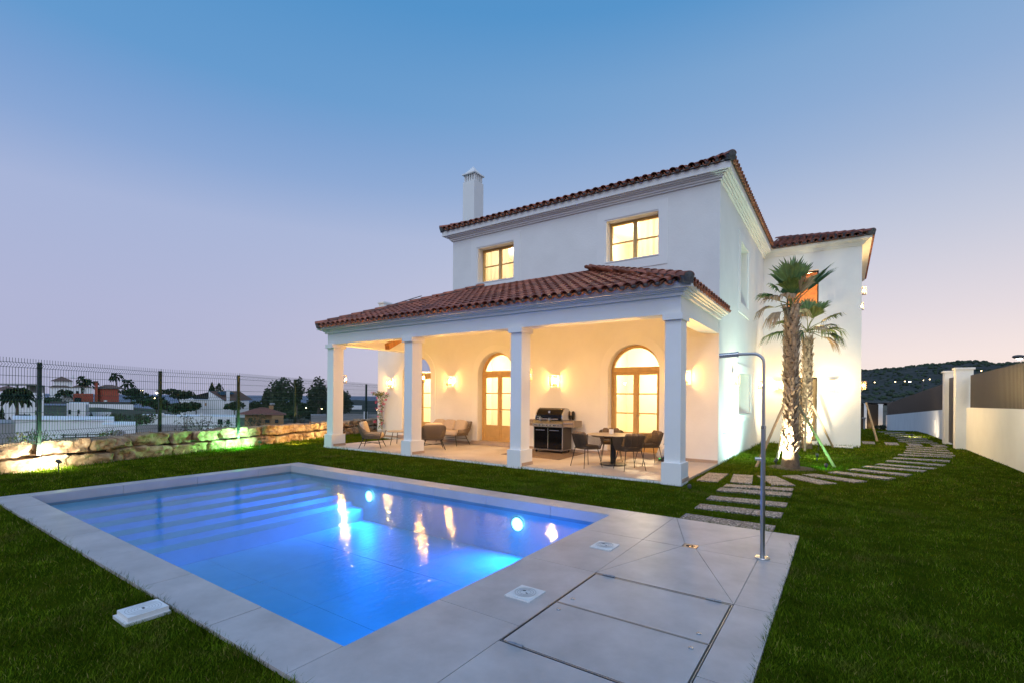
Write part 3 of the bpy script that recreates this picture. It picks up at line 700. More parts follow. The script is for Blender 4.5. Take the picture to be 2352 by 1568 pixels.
for course,(zb,hh,back) in enumerate(((-.10,.36,.22),(.245,.34,.30))):
    s=-.2+course*.45
    while s<cum[-1]-.3:
        L=rr.uniform(.75,1.45) if s<8.5 else rr.uniform(.55,1.05)
        h=hh*rr.uniform(.92,1.05)
        p,d=walk(s+L/2); sd+=1
        o=rock(L-.045,.52,h-.01,sd); ob=o.build('stone',M['stone'],wall,org=(0,0,0),smooth=True)
        ob.location=Vector((p.x,p.y,zb+h/2))+Vector((-d.y,d.x,0))*(back+rr.uniform(-.03,.03))-ORG[wall.name]
        ob.rotation_euler=(rr.uniform(-.04,.04),rr.uniform(-.03,.03),math.atan2(d.y,d.x)+rr.uniform(-.03,.03))
        smooth_angle(ob,35)
        s+=L
bk=MB()
for i in range(40):
    p,d=walk(cum[-1]*i/40); q,_=walk(cum[-1]*(i+1)/40); nn=Vector((-d.y,d.x,0))
    a=p+nn*.35; b=q+nn*.35; c=q+nn*2.2; e=p+nn*2.2
    bk.add([(a.x,a.y,-.3),(b.x,b.y,-.3),(b.x,b.y,.50),(a.x,a.y,.50),(e.x,e.y,.30),(c.x,c.y,.30),(e.x,e.y,-2.2),(c.x,c.y,-2.2)],[(0,1,2,3),(3,2,5,4),(4,5,7,6)])
bk.build('earth_bank',M['soil'],kind='structure')

# ================================================================== welded mesh fence
fence=thing('mesh_fence',(-15.4,5.4,.5),'green welded wire mesh fence on posts behind the stone wall','fence')
FP=[(-12.4,.1,.55),(-13.98,2.73,.54),(-15.37,5.4,.52),(-15.5,7.53,.50),(-17.35,10.53,.50),(-19.96,15.98,.48),(-22.5,21.5,.45)]
for i,(x,y,z) in enumerate(FP):
    MB().box(x-.035,x+.035,y-.035,y+.035,z-.25,z+1.70).build('post',M['greenpost'],fence)
    for zz in (.12,.9,1.55): MB().box(x+.035,x+.05,y-.045,y-.02,z+zz,z+zz+.05).build('clamp',M['greenpost'],fence)
def fold(h):
    # depth of the stiffening folds along the height
    for c in (.20,.96,1.62):
        if abs(h-c)<.05: return .05*(1-abs(h-c)/.05)
    return 0
for i in range(len(FP)-1):
    a=Vector(FP[i]); b=Vector(FP[i+1]); d=(b-a); L=d.length; u=d.normalized(); nn=Vector((u.y,-u.x,0)).normalized()
    mb=MB(); n=int(L/.055)
    hs=[-.02,.15,.20,.25,.91,.96,1.01,1.57,1.62,1.67,1.76]
    for k in range(n+1):
        p=a.lerp(b,k/n)
        mb.tube([p+nn*(.045+fold(h))+Vector((0,0,h)) for h in hs],.0042,3,False)
    for h in (0,.15,.25,.45,.65,.91,1.01,1.2,1.4,1.57,1.67):
        mb.tube([a+nn*(.045+fold(h))+Vector((0,0,h)),b+nn*(.045+fold(h))+Vector((0,0,h))],.0048,3,False)
    mb.build('mesh_panel',M['green'],fence)

# ================================================================== villa
V=thing('villa',(-7,14,0),'two storey white stucco villa with red tile roofs and an arcaded porch','house')
YW=12.56
def facade(mb,P,u0,u1,z0,z1,ops):
    """P(u,z,depth)->xyz ; rectangular or arched openings with reveals"""
    ops=sorted(ops,key=lambda o:o[1]); u=u0
    def q(a,b,c,d): mb.add([a,b,c,d],[(0,1,2,3)])
    for o in ops:
        if o[0]=='r':
            _,a,b,c,e,dp=o
            q(P(u,z0,0),P(a,z0,0),P(a,z1,0),P(u,z1,0))
            if c>z0: q(P(a,z0,0),P(b,z0,0),P(b,c,0),P(a,c,0))
            q(P(a,e,0),P(b,e,0),P(b,z1,0),P(a,z1,0))
            q(P(a,c,0),P(a,e,0),P(a,e,dp),P(a,c,dp)); q(P(b,c,0),P(b,c,dp),P(b,e,dp),P(b,e,0))
            q(P(a,e,0),P(b,e,0),P(b,e,dp),P(a,e,dp)); q(P(a,c,0),P(a,c,dp),P(b,c,dp),P(b,c,0)); u=b
        else:
            _,c,r,zs,dp=o; a=c-r; b=c+r
            q(P(u,z0,0),P(a,z0,0),P(a,z1,0),P(u,z1,0))
            N=28; pts=[(c-r*math.cos(PI*k/N),zs+r*math.sin(PI*k/N)) for k in range(N+1)]
            for k in range(N):
                (xa,za),(xb,zb)=pts[k],pts[k+1]
                q(P(xa,za,0),P(xb,zb,0),P(xb,z1,0),P(xa,z1,0)); q(P(xa,za,0),P(xa,za,dp),P(xb,zb,dp),P(xb,zb,0))
            q(P(a,z0,0),P(a,zs,0),P(a,zs,dp),P(a,z0,dp)); q(P(b,z0,0),P(b,z0,dp),P(b,zs,dp),P(b,zs,0)); u=b
    q(P(u,z0,0),P(u1,z0,0),P(u1,z1,0),P(u,z1,0))
front=lambda u,z,d:(u,YW+d,z)
DOORS=[-12.875,-9.29,-4.67]; RD=.715; ZS=2.33
# ground floor wall under the porch and the taller block above it
mb=MB(); facade(mb,front,-15.0,-2.5,-.3,4.15,[('a',c,RD,ZS,.40) for c in DOORS])
mb.add([(-15,YW,-.3),(-15,YW,4.15),(-15,22,4.15),(-15,22,-.3)],[(0,1,2,3)]); mb.add([(-15,YW,4.15),(-11.15,YW,4.15),(-11.15,22,4.15),(-15,22,4.15)],[(0,1,2,3)])
mb.build('ground_floor_wall',M['stucco'],V)
WIN=[(-10.052,-8.605),(-5.473,-4.015)]
mb=MB(); facade(mb,front,-11.15,-2.5,4.15,7.3,[('r',a,b,5.356,6.50,.38) for a,b in WIN])
side=lambda u,z,d:(-2.5-d,u,z)
facade(mb,side,YW,20.5,-.3,7.3,[('r',15.25,17.15,1.16,2.37,.35)]) if False else None
mb.add([(-11.15,YW,4.15),(-11.15,YW,7.3),(-11.15,24,7.3),(-11.15,24,4.15)],[(0,1,2,3)])
mb.build('upper_wall',M['stucco'],V)
# side wall: split in two height bands, each with one opening
mb=MB(); facade(mb,side,YW,20.5,-.3,3.6,[('r',15.24,17.14,1.16,2.37,.35)]); facade(mb,side,YW,20.5,3.6,7.3,[('r',15.5,16.61,4.41,6.19,.35)])
mb.build('side_wall',M['stucco'],V)
wing=lambda u,z,d:(u,20.5+d,z)
mb=MB(); facade(mb,wing,-2.5,.52,-.5,3.6,[('r',-1.72,-.76,.10,2.40,.3)]); facade(mb,wing,-2.5,.52,3.6,7.3,[('r',-1.75,-.74,4.60,6.26,.3)])
mb.add([(.52,20.5,-.5),(.52,27.5,-.8),(.52,27.5,7.3),(.52,20.5,7.3)],[(0,1,2,3)])
mb.build('wing_wall',M['stucco'],V)
# raised plaster bands
def rectband(mb,P,u0,u1,z0,z1,w,t=.016):
    for a,b,c,d in ((u0,u1,z1-w,z1),(u0,u1,z0,z0+w),(u0,u0+w,z0+w,z1-w),(u1-w,u1,z0+w,z1-w)):
        vs=[P(a,c,-t),P(b,c,-t),P(b,d,-t),P(a,d,-t),P(a,c,0),P(b,c,0),P(b,d,0),P(a,d,0)]
        mb.add(vs,[(0,1,2,3),(0,4,5,1),(1,5,6,2),(2,6,7,3),(3,7,4,0)])
for a,b in WIN:
    mb=MB(); rectband(mb,front,a-.28,b+.24,5.08,6.77,.235,.018); mb.build('window_surround',M['trim'],V)
mb=MB(); rectband(mb,side,14.95,17.72,.93,2.61,.22,.03); mb.build('window_surround',M['trim'],V)
mb=MB(); rectband(mb,side,15.1,17.02,4.10,6.47,.27,.03); mb.build('window_surround',M['trim'],V)
for c in DOORS:
    mb=MB(); N=28; r0,r1=RD+.012,.945; t=.014
    ins=[(c-r0,.0)]+[(c-r0*math.cos(PI*k/N),ZS+r0*math.sin(PI*k/N)) for k in range(N+1)]+[(c+r0,.0)]
    ou=[(c-r1,.0)]+[(c-r1*math.cos(PI*k/N),ZS+r1*math.sin(PI*k/N)) for k in range(N+1)]+[(c+r1,.0)]
    for k in range(len(ins)-1):
        a,b=ins[k],ins[k+1]; d,e=ou[k],ou[k+1]
        mb.add([(a[0],YW-t,a[1]),(b[0],YW-t,b[1]),(e[0],YW-t,e[1]),(d[0],YW-t,d[1]),(d[0],YW,d[1]),(e[0],YW,e[1]),(a[0],YW,a[1]),(b[0],YW,b[1])],[(0,1,2,3),(3,2,5,4),(0,6,7,1)])
    mb.build('arch_surround',M['trim'],V)
# cornices
mb=MB()
def ring(x0,x1,y0,y1,p,z0,z1): mb.box(x0-p,x1+p,y0-p,y1+p,z0,z1)
for p,z0,z1 in ((.05,6.92,6.965),(.09,6.965,7.02),(.14,7.02,7.05),(.21,7.05,7.075),(.27,7.075,7.285)):
    mb.box(-11.15-p,-2.5+p,YW-p,20.5-(.0),z0,z1)
mb.build('main_cornice',M['trim'],V)
mb=MB()
for p,z0,z1 in ((.05,6.92,6.965),(.09,6.965,7.02),(.14,7.02,7.05),(.21,7.05,7.075),(.27,7.075,7.20)):
    mb.box(-2.5+p+.003,.52+p,20.5-p,27.5,z0,z1-.0)
mb.build('wing_cornice',M['trim'],V)
# porch: floor, steps, pillars, beams
PFX0,PFX1,PFY0=-13.5,-2.5,9.2
pf=MB().box(PFX0,PFX1,PFY0,YW,-.25,.0).build('porch_floor',M['skirt'],V)
for i in range(10):
    for j in range(3):
        x0=PFX0+i*1.1; y0=PFY0+j*1.12
        MB().prism(inset(R4(x0,x0+1.1,y0,y0+1.12),.0018),.001,.02).build('floor_tile',M['porcelain'],pf)
MB().box(PFX0-.02,PFX1+.01,PFY0-.012,PFY0-.001,-.2,.012).build('floor_edge',M['trim'],V)
mb=MB(); MBs=[]
edges=[-15.0]+sum([[c-.945,c+.945] for c in DOORS],[])+[-2.5]
for a,b in zip(edges[0::2],edges[1::2]): MB().box(a+.004,b-.004,YW-.014,YW,.021,.092).build('skirting',M['skirt'],V)
for a,b in [(c-.945,c-RD) for c in DOORS]+[(c+RD,c+.945) for c in DOORS]: MB().box(a,b,YW-.028,YW-.0145,.021,.090).build('skirting',M['skirt'],V)
for c in DOORS: MB().box(c-.90,c+.90,YW-.10,YW+.42,.021,.14).build('door_step',M['skirt'],V)
PIL=[-13.43,-9.955,-6.41,-2.835]
for i,x in enumerate(PIL):
    w=.375
    sh=MB().box(x+.037,x+w-.037,9.215,9.585,.383,3.07).build('pillar',M['trim'],V,org=(x+w/2,9.4,0))
    MB().box(x,x+w,9.15,9.65,-.15,.383).build('plinth',M['trim'],sh)
    MB().box(x,x+w,9.15,9.65,3.07,3.184).build('capital',M['trim'],sh)
    MB().box(x+w+.001,x+w+.013,9.21,9.662,.021,.092).build('skirting_piece',M['skirt'],sh)
    MB().box(x+.05,x+w+.012,9.651,9.662,.021,.092).build('skirting_piece',M['skirt'],sh)
mb=MB(); bx0,bx1=PIL[0]+.037,-2.507
mb.box(bx0,bx1,9.217,9.583,3.185,3.80); mb.box(bx1-.36,bx1-.001,9.5831,YW,3.185,3.79); mb.box(bx0+.001,bx0+.36,9.5831,YW,3.185,3.79)
mb.build('porch_beam',M['trim'],V)
mb=MB()
for p,z0,z1 in ((.065,3.512,3.575),(.11,3.575,3.602),(.17,3.602,3.625),(.24,3.625,3.745)):
    mb.box(bx0-p,bx1+p,9.217-p,9.23,z0,z1); mb.box(bx1-.02,bx1+p-.0005,9.23,YW-.001,z0,z1); mb.box(bx0-p+.0005,bx0+.02,9.23,YW-.001,z0,z1)
mb.build('porch_cornice',M['trim'],V)
# sloping porch soffit
mb=MB(); quad(mb,(bx0+.36,9.58,3.52),(bx1-.36,9.58,3.52),(bx1-.36,YW,4.10),(bx0+.36,YW,4.10)); mb.build('porch_ceiling',M['ceil'],V)
MB().beam((-11.3,9.80,3.07),(-11.95,11.0,3.50),.13,.17).build('rafter',M['beamw'],V)
MB().beam((-6.2,9.62,3.50),(-6.2,YW-.02,3.98),.13,.15).build('rafter',M['beamw'],V)

# ---- roof tiles
def barrel(L,r0,r1,n=7,t=.012,inv=False):
    """half barrel along +y, r0 at the low end; arc opens down"""
    mb=MB(); sgn=-1 if inv else 1
    for ri,dr in ((0,0),(1,-t)):
        for y,r in ((0,r0),(L,r1)):
            for k in range(n+1):
                a=PI*k/n; mb.v.append(((r+dr)*math.cos(a),y,sgn*(r+dr)*math.sin(a)*.80))
    m=n+1
    for k in range(n):
        mb.f.append((k,k+1,m+k+1,m+k)); mb.f.append((2*m+k+1,2*m+k,3*m+k,3*m+k+1)); mb.f.append((k,2*m+k,2*m+k+1,k+1))
    return mb
def tile_mesh(name,mb,m):
    me=bpy.data.meshes.new(name); me.from_pydata(mb.v,[],mb.f); me.materials.append(m); me.polygons.foreach_set('use_smooth',[True]*len(me.polygons)); me.update()
    try: me.set_sharp_from_angle(angle=math.radians(50))
    except Exception: pass
    return me
bar=barrel(.44,.088,.072); bme=tile_mesh('roof_tile',bar,M['tile']); hipb=barrel(.46,.108,.092); hme=tile_mesh('ridge_tile',hipb,M['tile'])
allt=[]   # (distance, roof, matrix)
def slope(roof,e0,e1,up,rise,run,clip,pitch=.2315,rows=None,mort=None,eave_plug=True,expo=.36):
    """e0->e1 eave line (seen from outside, left to right); up = horizontal unit vector into the roof"""
    e0=Vector(e0); e1=Vector(e1); up=Vector(up); d=(e1-e0); L=d.length; d.normalize()
    ang=math.atan2(rise,run); sl=Vector((up.x*math.cos(ang),up.y*math.cos(ang),math.sin(ang))); nrm=d.cross(sl)
    n=int(round(L/pitch)); pitch=L/n; length=math.hypot(rise,run); R=int(length/expo)+1
    if rows: R=min(R,rows)
    pans=MB(); m_=MB()
    for i in range(n+1):
        for j in range(R):
            o=e0+d*(i*pitch)+sl*(j*expo)
            jx=random.uniform(-.006,.006)
            cen=o+sl*.2
            if i<n and clip(cen+d*pitch/2):
                pj=o+d*(pitch/2)+nrm*(.066)-sl*.03
                pm=Matrix((d,sl,nrm)).transposed().to_4x4(); pm.translation=pj
                pb=barrel(.42,.092,.080,5,.01,True); pans.add([tuple(pm@Vector(v)) for v in pb.v],pb.f)
            if not clip(cen): continue
            tilt=Matrix.Rotation(-.035+random.uniform(-.01,.01),4,'X')@Matrix.Rotation(random.uniform(-.015,.015),4,'Z')
            mt=Matrix((d,sl,nrm)).transposed().to_4x4(); mt.translation=o+d*jx+nrm*(.074)
            allt.append([0,roof,mt@tilt])
    if eave_plug:
        for i in range(n):
            c=e0+d*((i+.5)*pitch)
            if not clip(c+sl*.2): continue
            mt=Matrix((d,sl,nrm)).transposed().to_4x4(); mt.translation=c+nrm*.035+sl*.05
            m_.sup(None,.12,.06,.07,.8,.8,8,6,M=mt)
        # bed of mortar under the first course
    if mort is not None: mort.append(m_)
    return pans,m_
porch_roof=thing('porch_roof',(-7.8,10.7,3.75),None,None); porch_roof.parent=V; porch_roof.location=Vector((-7.8,10.7,3.75))-ORG[V.name]
upper_roof=thing('main_roof',(-6.8,16,7.3),None,None); upper_roof.parent=V; upper_roof.location=Vector((-6.8,16,7.3))-ORG[V.name]
wing_roof=thing('wing_roof',(-.8,22,7.2),None,None); wing_roof.parent=V; wing_roof.location=Vector((-.8,22,7.2))-ORG[V.name]
for o in (porch_roof,upper_roof,wing_roof): 
    for k in ('label','category'):
        if k in o: del o[k]
EZ=3.66; ex0,ex1,ey=-13.50,-2.27,8.86; RUN=YW-ey; RISE=5.10-EZ
clipF=lambda p:(p.x-ex0)>(p.y-ey)-.05 and (ex1-p.x)>(p.y-ey)*.94-.05 and p.y<YW-.02 and (p.x>-11.15+ (0) or p.y<12.3)
mort=[]
pf1,mo1=slope(porch_roof,(ex0,ey,EZ),(ex1,ey,EZ),(0,1,0),RISE,RUN,clipF,mort=mort)
clipR=lambda p:(p.y-ey)>(ex1-p.x)*.94 -.02 and p.y<YW-.02
pf2,mo2=slope(porch_roof,(ex1,ey,EZ),(ex1,YW,EZ),(-1,0,0),RISE,RUN*.94,clipR)
clipL=lambda p:(p.y-ey)>(p.x-ex0)-.02 and p.y<13.6
pf3,mo3=slope(porch_roof,(ex0,13.7,EZ),(ex0,ey,EZ),(1,0,0),RISE,RUN,clipL)
pp=MB(); [pp.add(q.v,q.f) for q in (pf1,pf2,pf3)]; pp.build('pan_tiles',M['pan'],porch_roof,kind='stuff',smooth=True)
mm_=MB(); [mm_.add(q.v,q.f) for q in (mo1,mo2,mo3)]; mm_.build('eave_mortar',M['mortar'],porch_roof,kind='stuff',smooth=True)
mb=MB(); zz=lambda y:EZ+(y-ey)*RISE/RUN+.01
hx0=ex0+RUN; hx1=ex1-RUN*.94
mb.add([(ex0+.10,ey+.12,zz(ey)),(ex1-.10,ey+.12,zz(ey)),(hx1,YW,zz(YW)),(hx0,YW,zz(YW)),(ex1-.10,YW,zz(ey)),(ex0+.10,YW+1.2,zz(ey)),(hx0,YW+1.2,zz(YW)),
  (ex0+.10,ey+.12,zz(ey)-.02),(ex1-.10,ey+.12,zz(ey)-.02),(ex1-.10,YW,zz(ey)-.02),(ex0+.10,YW+1.2,zz(ey)-.02),(bx0,9.3,zz(ey)-.045),(bx1,9.3,zz(ey)-.045)],
  [(0,1,2,3),(1,4,2),(5,0,3,6),(7,8,1,0),(8,9,4,1),(10,7,0,5),(7,11,12,8)])
mb.build('roof_deck',M['mortar'],porch_roof)
# upper roof
UZ=7.235; ux0,ux1,uy=-11.48,-2.17,12.23; URISE,URUN=1.75,4.5
clipU=lambda p:(p.x-ux0)>(p.y-uy)-.05 and (ux1-p.x)>(p.y-uy)-.05
a1,b1=slope(upper_roof,(ux0,uy,UZ),(ux1,uy,UZ),(0,1,0),URISE,URUN,clipU,rows=3)
clipUR=lambda p:(p.y-uy)>(ux1-p.x)-.02 and p.y<20.1
a2,b2=slope(upper_roof,(ux1,uy,UZ),(ux1,20.3,UZ),(-1,0,0),URISE,URUN,clipUR,rows=2)
clipUL=lambda p:(p.y-uy)>(p.x-ux0)-.02
a3,b3=slope(upper_roof,(ux0,24,UZ),(ux0,uy,UZ),(1,0,0),URISE,URUN,clipUL,rows=2)
pp=MB(); [pp.add(q.v,q.f) for q in (a1,a2,a3)]; pp.build('pan_tiles',M['pan'],upper_roof,kind='stuff',smooth=True)
mm_=MB(); [mm_.add(q.v,q.f) for q in (b1,b2,b3)]; mm_.build('eave_mortar',M['mortar'],upper_roof,kind='stuff',smooth=True)
mb=MB(); z0=UZ+.03; z1=z0+URISE; ym=uy+URUN
mb.add([(ux0+.04,uy+.05,z0),(ux1-.04,uy+.05,z0),(ux1-URUN,ym,z1),(ux0+URUN,ym,z1),(ux1-.04,24,z0),(ux1-URUN,24,z1),(ux0+.04,24,z0),(ux0+URUN,24,z1),
  (ux0+.04,uy+.05,z0-.03),(ux1-.04,uy+.05,z0-.03),(ux1-.04,24,z0-.03),(ux0+.04,24,z0-.03)],[(0,1,2,3),(1,4,5,2),(6,0,3,7),(3,2,5,7),(11,10,9,8),(8,9,1,0),(9,10,4,1)])
mb.build('roof_deck',M['mortar'],upper_roof)
# wing roof
WZ=7.15; wx0,wx1,wy=-2.15,.82,20.15
clipW=lambda p:(wx1-p.x)>(p.y-wy)-.05
a1,b1=slope(wing_roof,(wx0-.1,wy,WZ),(wx1,wy,WZ),(0,1,0),1.1,3.0,clipW,pitch=.235)
clipWR=lambda p:(p.y-wy)>(wx1-p.x)-.02
a2,b2=slope(wing_roof,(wx1,wy,WZ),(wx1,27.6,WZ),(-1,0,0),1.1,3.0,clipWR)
pp=MB(); [pp.add(q.v,q.f) for q in (a1,a2)]; pp.build('pan_tiles',M['pan'],wing_roof,kind='stuff',smooth=True)
mm_=MB(); [mm_.add(q.v,q.f) for q in (b1,b2)]; mm_.build('eave_mortar',M['mortar'],wing_roof,kind='stuff',smooth=True)
mb=MB(); z0=WZ+.03; mb.add([(wx0,wy+.05,z0),(wx1-.04,wy+.05,z0),(wx1-3,wy+3,z0+1.1),(wx0-.9,wy+3,z0+1.1),(wx1-.04,27.6,z0),(wx1-3,27.6,z0+1.1),(wx0,wy+.05,z0-.03),(wx1-.04,wy+.05,z0-.03),(wx1-.04,27.6,z0-.03),(wx0,27.6,z0-.03)],[(0,1,2,3),(1,4,5,2),(6,7,1,0),(7,8,4,1),(9,8,7,6)])
mb.build('roof_deck',M['mortar'],wing_roof)
camp=Vector((0,0,1.6))
for t_ in allt: t_[0]=(t_[2].translation-camp).length + (6 if t_[1] is upper_roof and t_[2].translation.x<-12 else 0)
allt.sort(key=lambda t_:t_[0])
rest={}
for i,(dd,roof,mt) in enumerate(allt):
    if i<300:
        o=bpy.data.objects.new('roof_tile',bme); link(o); o.parent=roof; o.matrix_basis=Matrix.Translation(-ORG[roof.name])@mt
    else:
        rest.setdefault(roof.name,(roof,MB()))[1].add([tuple(mt@Vector(v)) for v in bar.v],bar.f)
for roof,mb in rest.values(): mb.build('cover_tiles',M['tile'],roof,kind='stuff',smooth=True)
def hip(roof,a,b,endcap=True,lift=.085,bed=.14):
    a=Vector(a); b=Vector(b); d=(b-a); L=d.length; d.normalize(); x=d.cross(Vector((0,0,1))).normalized(); u=x.cross(d)
    n=int(L/.37)
    for i in range(n+1):
        mt=Matrix((x,d,u)).transposed().to_4x4(); mt.translation=a+d*(i*L/(n+.4))+u*(lift+.01)
        o=bpy.data.objects.new('ridge_tile',hme); link(o); o.parent=roof; o.matrix_basis=Matrix.Translation(-ORG[roof.name])@mt@Matrix.Rotation(-.04,4,'X')
    mb=MB(); mb.beam(a+u*(lift-.05)-d*.0,b+u*(lift-.05),bed*1.35,.14)
    if endcap:
        mt=Matrix((x,d,u)).transposed().to_4x4(); mt.translation=a+u*(lift-.005)+d*.02; mb.sup(None,.20,.07,.20,.9,.9,14,8,M=mt)
    mb.build('hip_mortar',M['mortar'],roof,smooth=False)
hip(porch_roof,(ex1-.02,ey+.02,EZ+.03),(ex1-RUN*.93,YW-.05,EZ+RISE+.03))
hip(porch_roof,(ex0+.02,ey+.02,EZ+.03),(ex0+RUN*.98,YW-.02,EZ+RISE+.03))
hip(upper_roof,(ux1-.02,uy+.02,UZ+.03),(ux1-URUN,uy+URUN,UZ+URISE+.03))
hip(upper_roof,(ux0+.02,uy+.02,UZ+.03),(ux0+URUN,uy+URUN,UZ+URISE+.03))
hip(wing_roof,(wx1-.02,wy+.02,WZ+.03),(wx1-3,wy+3,WZ+1.13))
# chimneys
ch=MB().box(-13.666,-13.035,16,16.632,3.5,10.853).build('chimney',M['trim'],V)
mb=MB()
for k in range(5):
    for s_ in (0,1):
        q=-13.61+.52*k/4; mb.box(q-.032,q+.032,16.05+.47*s_,16.11+.47*s_,10.853,11.16)
        if 0<k<4: y_=16.08+.47*k/4; mb.box(-13.642+.52*s_,-13.578+.52*s_,y_-.03,y_+.03,10.853,11.16)
mb.box(-13.52,-13.18,16.14,16.5,10.853,11.1)
mb.build('vent_posts',M['trim'],ch)
mb=MB().box(-13.70,-13.0,15.965,16.665,11.16,11.21); mb.add([(-13.65,16.01,11.21),(-13.05,16.01,11.21),(-13.05,16.62,11.21),(-13.65,16.62,11.21),(-13.35,16.315,11.60)],[(0,1,4),(1,2,4),(2,3,4),(3,0,4)]); mb.build('chimney_cap',M['trim'],ch)
c2=MB().box(-15.50,-15.17,13,13.35,3.5,5.29).build('chimney',M['trim'],V); MB().box(-15.54,-15.13,12.96,13.39,5.29,5.345).build('chimney_cap',M['trim'],c2)
mb=MB(); mb.beam((-14.95,13.05,5.17),(-13.15,13.05,5.36),.03,.02); mb.beam((-14.95,13.05,4.6),(-14.95,13.05,5.17),.03,.03); mb.beam((-14.0,13.05,4.6),(-14.0,13.05,5.27),.02,.02)
mb.tube([(-14.7+.06*math.cos(a),13.05,5.11+.06*math.sin(a)) for a in [2*PI*k/12 for k in range(13)]],.01,4,False); mb.build('terrace_rail',M['black'],V)

# ---- doors
def pane(mb_name,verts,parent):
    MB().add(verts,[tuple(range(len(verts)))]).build(mb_name,M['glass'],parent)
for di,c in enumerate(DOORS):
    Y=YW+.24; N=24
    mb=MB(); r1=RD-.002; r0=r1-.075
    for k in range(N):
        A=PI*k/N; B_=PI*(k+1)/N
        pa=[(c-r1*math.cos(A),ZS+r1*math.sin(A)),(c-r1*math.cos(B_),ZS+r1*math.sin(B_)),(c-r0*math.cos(B_),ZS+r0*math.sin(B_)),(c-r0*math.cos(A),ZS+r0*math.sin(A))]
        mb.add([(p[0],Y,p[1]) for p in pa]+[(p[0],Y+.09,p[1]) for p in pa],[(0,1,2,3),(2,6,7,3),(4,7,6,5)])
    mb.box(c-r1,c-r1+.06,Y,Y+.09,.14,ZS); mb.box(c+r1-.06,c+r1,Y,Y+.09,.14,ZS)
    mb.box(c-r1+.06,c+r1-.06,Y-.012,Y+.088,ZS,ZS+.12); mb.box(c-r1+.06,c+r1-.06,Y-.012,Y+.087,.14,.19)
    D_=mb.build('arched_door',M['wood'],V,org=(c,Y,.14))
    vs=[(c-r0*math.cos(PI*k/N),Y+.05,ZS+r0*math.sin(PI*k/N)) for k in range(N+1) if ZS+r0*math.sin(PI*k/N)>ZS+.12]
    pane('pane',vs,D_)
    for s_ in (-1,1):
        xa=c+s_*(.003) ; xb=c+s_*(r1-.063); x0,x1=min(xa,xb),max(xa,xb); st=.075
        rows=[.20,.62,.655,1.17,1.20,1.70,1.73,2.24]
        lf=MB(); yy0,yy1=Y+.012,Y+.062
        lf.box(x0,x0+st,yy0,yy1,.192,ZS-.003); lf.box(x1-st,x1,yy0,yy1,.192,ZS-.003)
        for za,zb in ((.192,.26),(.60,.66),(1.165,1.20),(1.695,1.73),(2.235,ZS-.003)): lf.box(x0+st,x1-st,yy0+.002,yy1-.002,za,zb)
        l_=lf.build('door_leaf',M['wood'],D_)
        MB().box(x0+st-.002,x1-st+.002,yy0+.018,yy1-.012,.262,.598).build('lower_panel',M['wood'],D_)
        MB().box(x0+st+.035,x1-st-.035,yy0+.008,yy0+.019,.30,.56).build('raised_panel',M['wood'],D_)
        for za,zb in ((.66,1.165),(1.20,1.695),(1.73,2.235)):
            pane('pane',[(x0+st,yy0+.025,za),(x1-st,yy0+.025,za),(x1-st,yy0+.025,zb),(x0+st,yy0+.025,zb)],D_)
    MB().box(c-.02,c+.02,Y-.006,Y+.011,.2,ZS-.01).build('astragal',M['wood'],D_)
    MB().tube([(c+.045,Y-.05,1.12),(c+.045,Y+.01,1.12)],.008,8).tube([(c+.045,Y-.05,1.12),(c+.16,Y-.05,1.12)],.008,8).build('handle',M['steel'],D_)
# ---- windows
def window(P,u0,u1,z0,z1,dep,cols=2,rows=2,fr=.07,m='wood',sill=True,name='window',wd=None):
    mb=MB()
    def bx(a,b,c,d,e,f_):
        vs=[P(a,c,e),P(b,c,e),P(b,d,e),P(a,d,e),P(a,c,f_),P(b,c,f_),P(b,d,f_),P(a,d,f_)]
        mb.add(vs,[(0,1,2,3),(4,7,6,5),(0,4,5,1),(1,5,6,2),(2,6,7,3),(3,7,4,0)])
    bx(u0,u0+fr,z0,z1,dep,dep+.07); bx(u1-fr,u1,z0,z1,dep,dep+.07); bx(u0+fr,u1-fr,z0,z0+fr,dep,dep+.069); bx(u0+fr,u1-fr,z1-fr,z1,dep,dep+.069)
    W_=(u1-u0-2*fr)/cols
    for k in range(1,cols): u=u0+fr+k*W_; bx(u-.05,u+.05,z0+fr,z1-fr,dep-.008,dep+.06)
    for k in range(1,rows):
        z=z0+fr+(z1-z0-2*fr)*k/rows
        for q in range(cols):
            a=u0+fr+q*W_+(.05 if q else 0); b=u0+fr+(q+1)*W_-(.05 if q<cols-1 else 0); bx(a,b,z-.018,z+.018,dep+.004,dep+.05)
    w=mb.build(name,M[m],V)
    for q in range(cols):
        for k in range(rows):
            a=u0+fr+q*W_+(.05 if q else 0); b=u0+fr+(q+1)*W_-(.05 if q<cols-1 else 0)
            za=z0+fr+(z1-z0-2*fr)*k/rows+(.018 if k else 0); zb=z0+fr+(z1-z0-2*fr)*(k+1)/rows-(.018 if k<rows-1 else 0)
            pane('pane',[P(a,za,dep+.03),P(b,za,dep+.03),P(b,zb,dep+.03),P(a,zb,dep+.03)],w)
    if sill:
        mb=MB(); vs=[P(u0-.02,z0-.03,-.03),P(u1+.02,z0-.03,-.03),P(u1+.02,z0+.001,-.03),P(u0-.02,z0+.001,-.03),P(u0-.02,z0-.03,dep),P(u1+.02,z0-.03,dep),P(u1+.02,z0+.004,dep),P(u0-.02,z0+.004,dep)]
        mb.add(vs,[(0,1,2,3),(3,2,6,7),(0,4,5,1),(0,3,7,4),(1,5,6,2)]); mb.build('sill',M['trim'],w)
for a,b in WIN: window(front,a,b,5.356,6.50,.27)
window(side,15.24,17.14,1.16,2.37,.28,m='wood'); window(side,15.5,16.61,4.41,6.19,.28,cols=1)
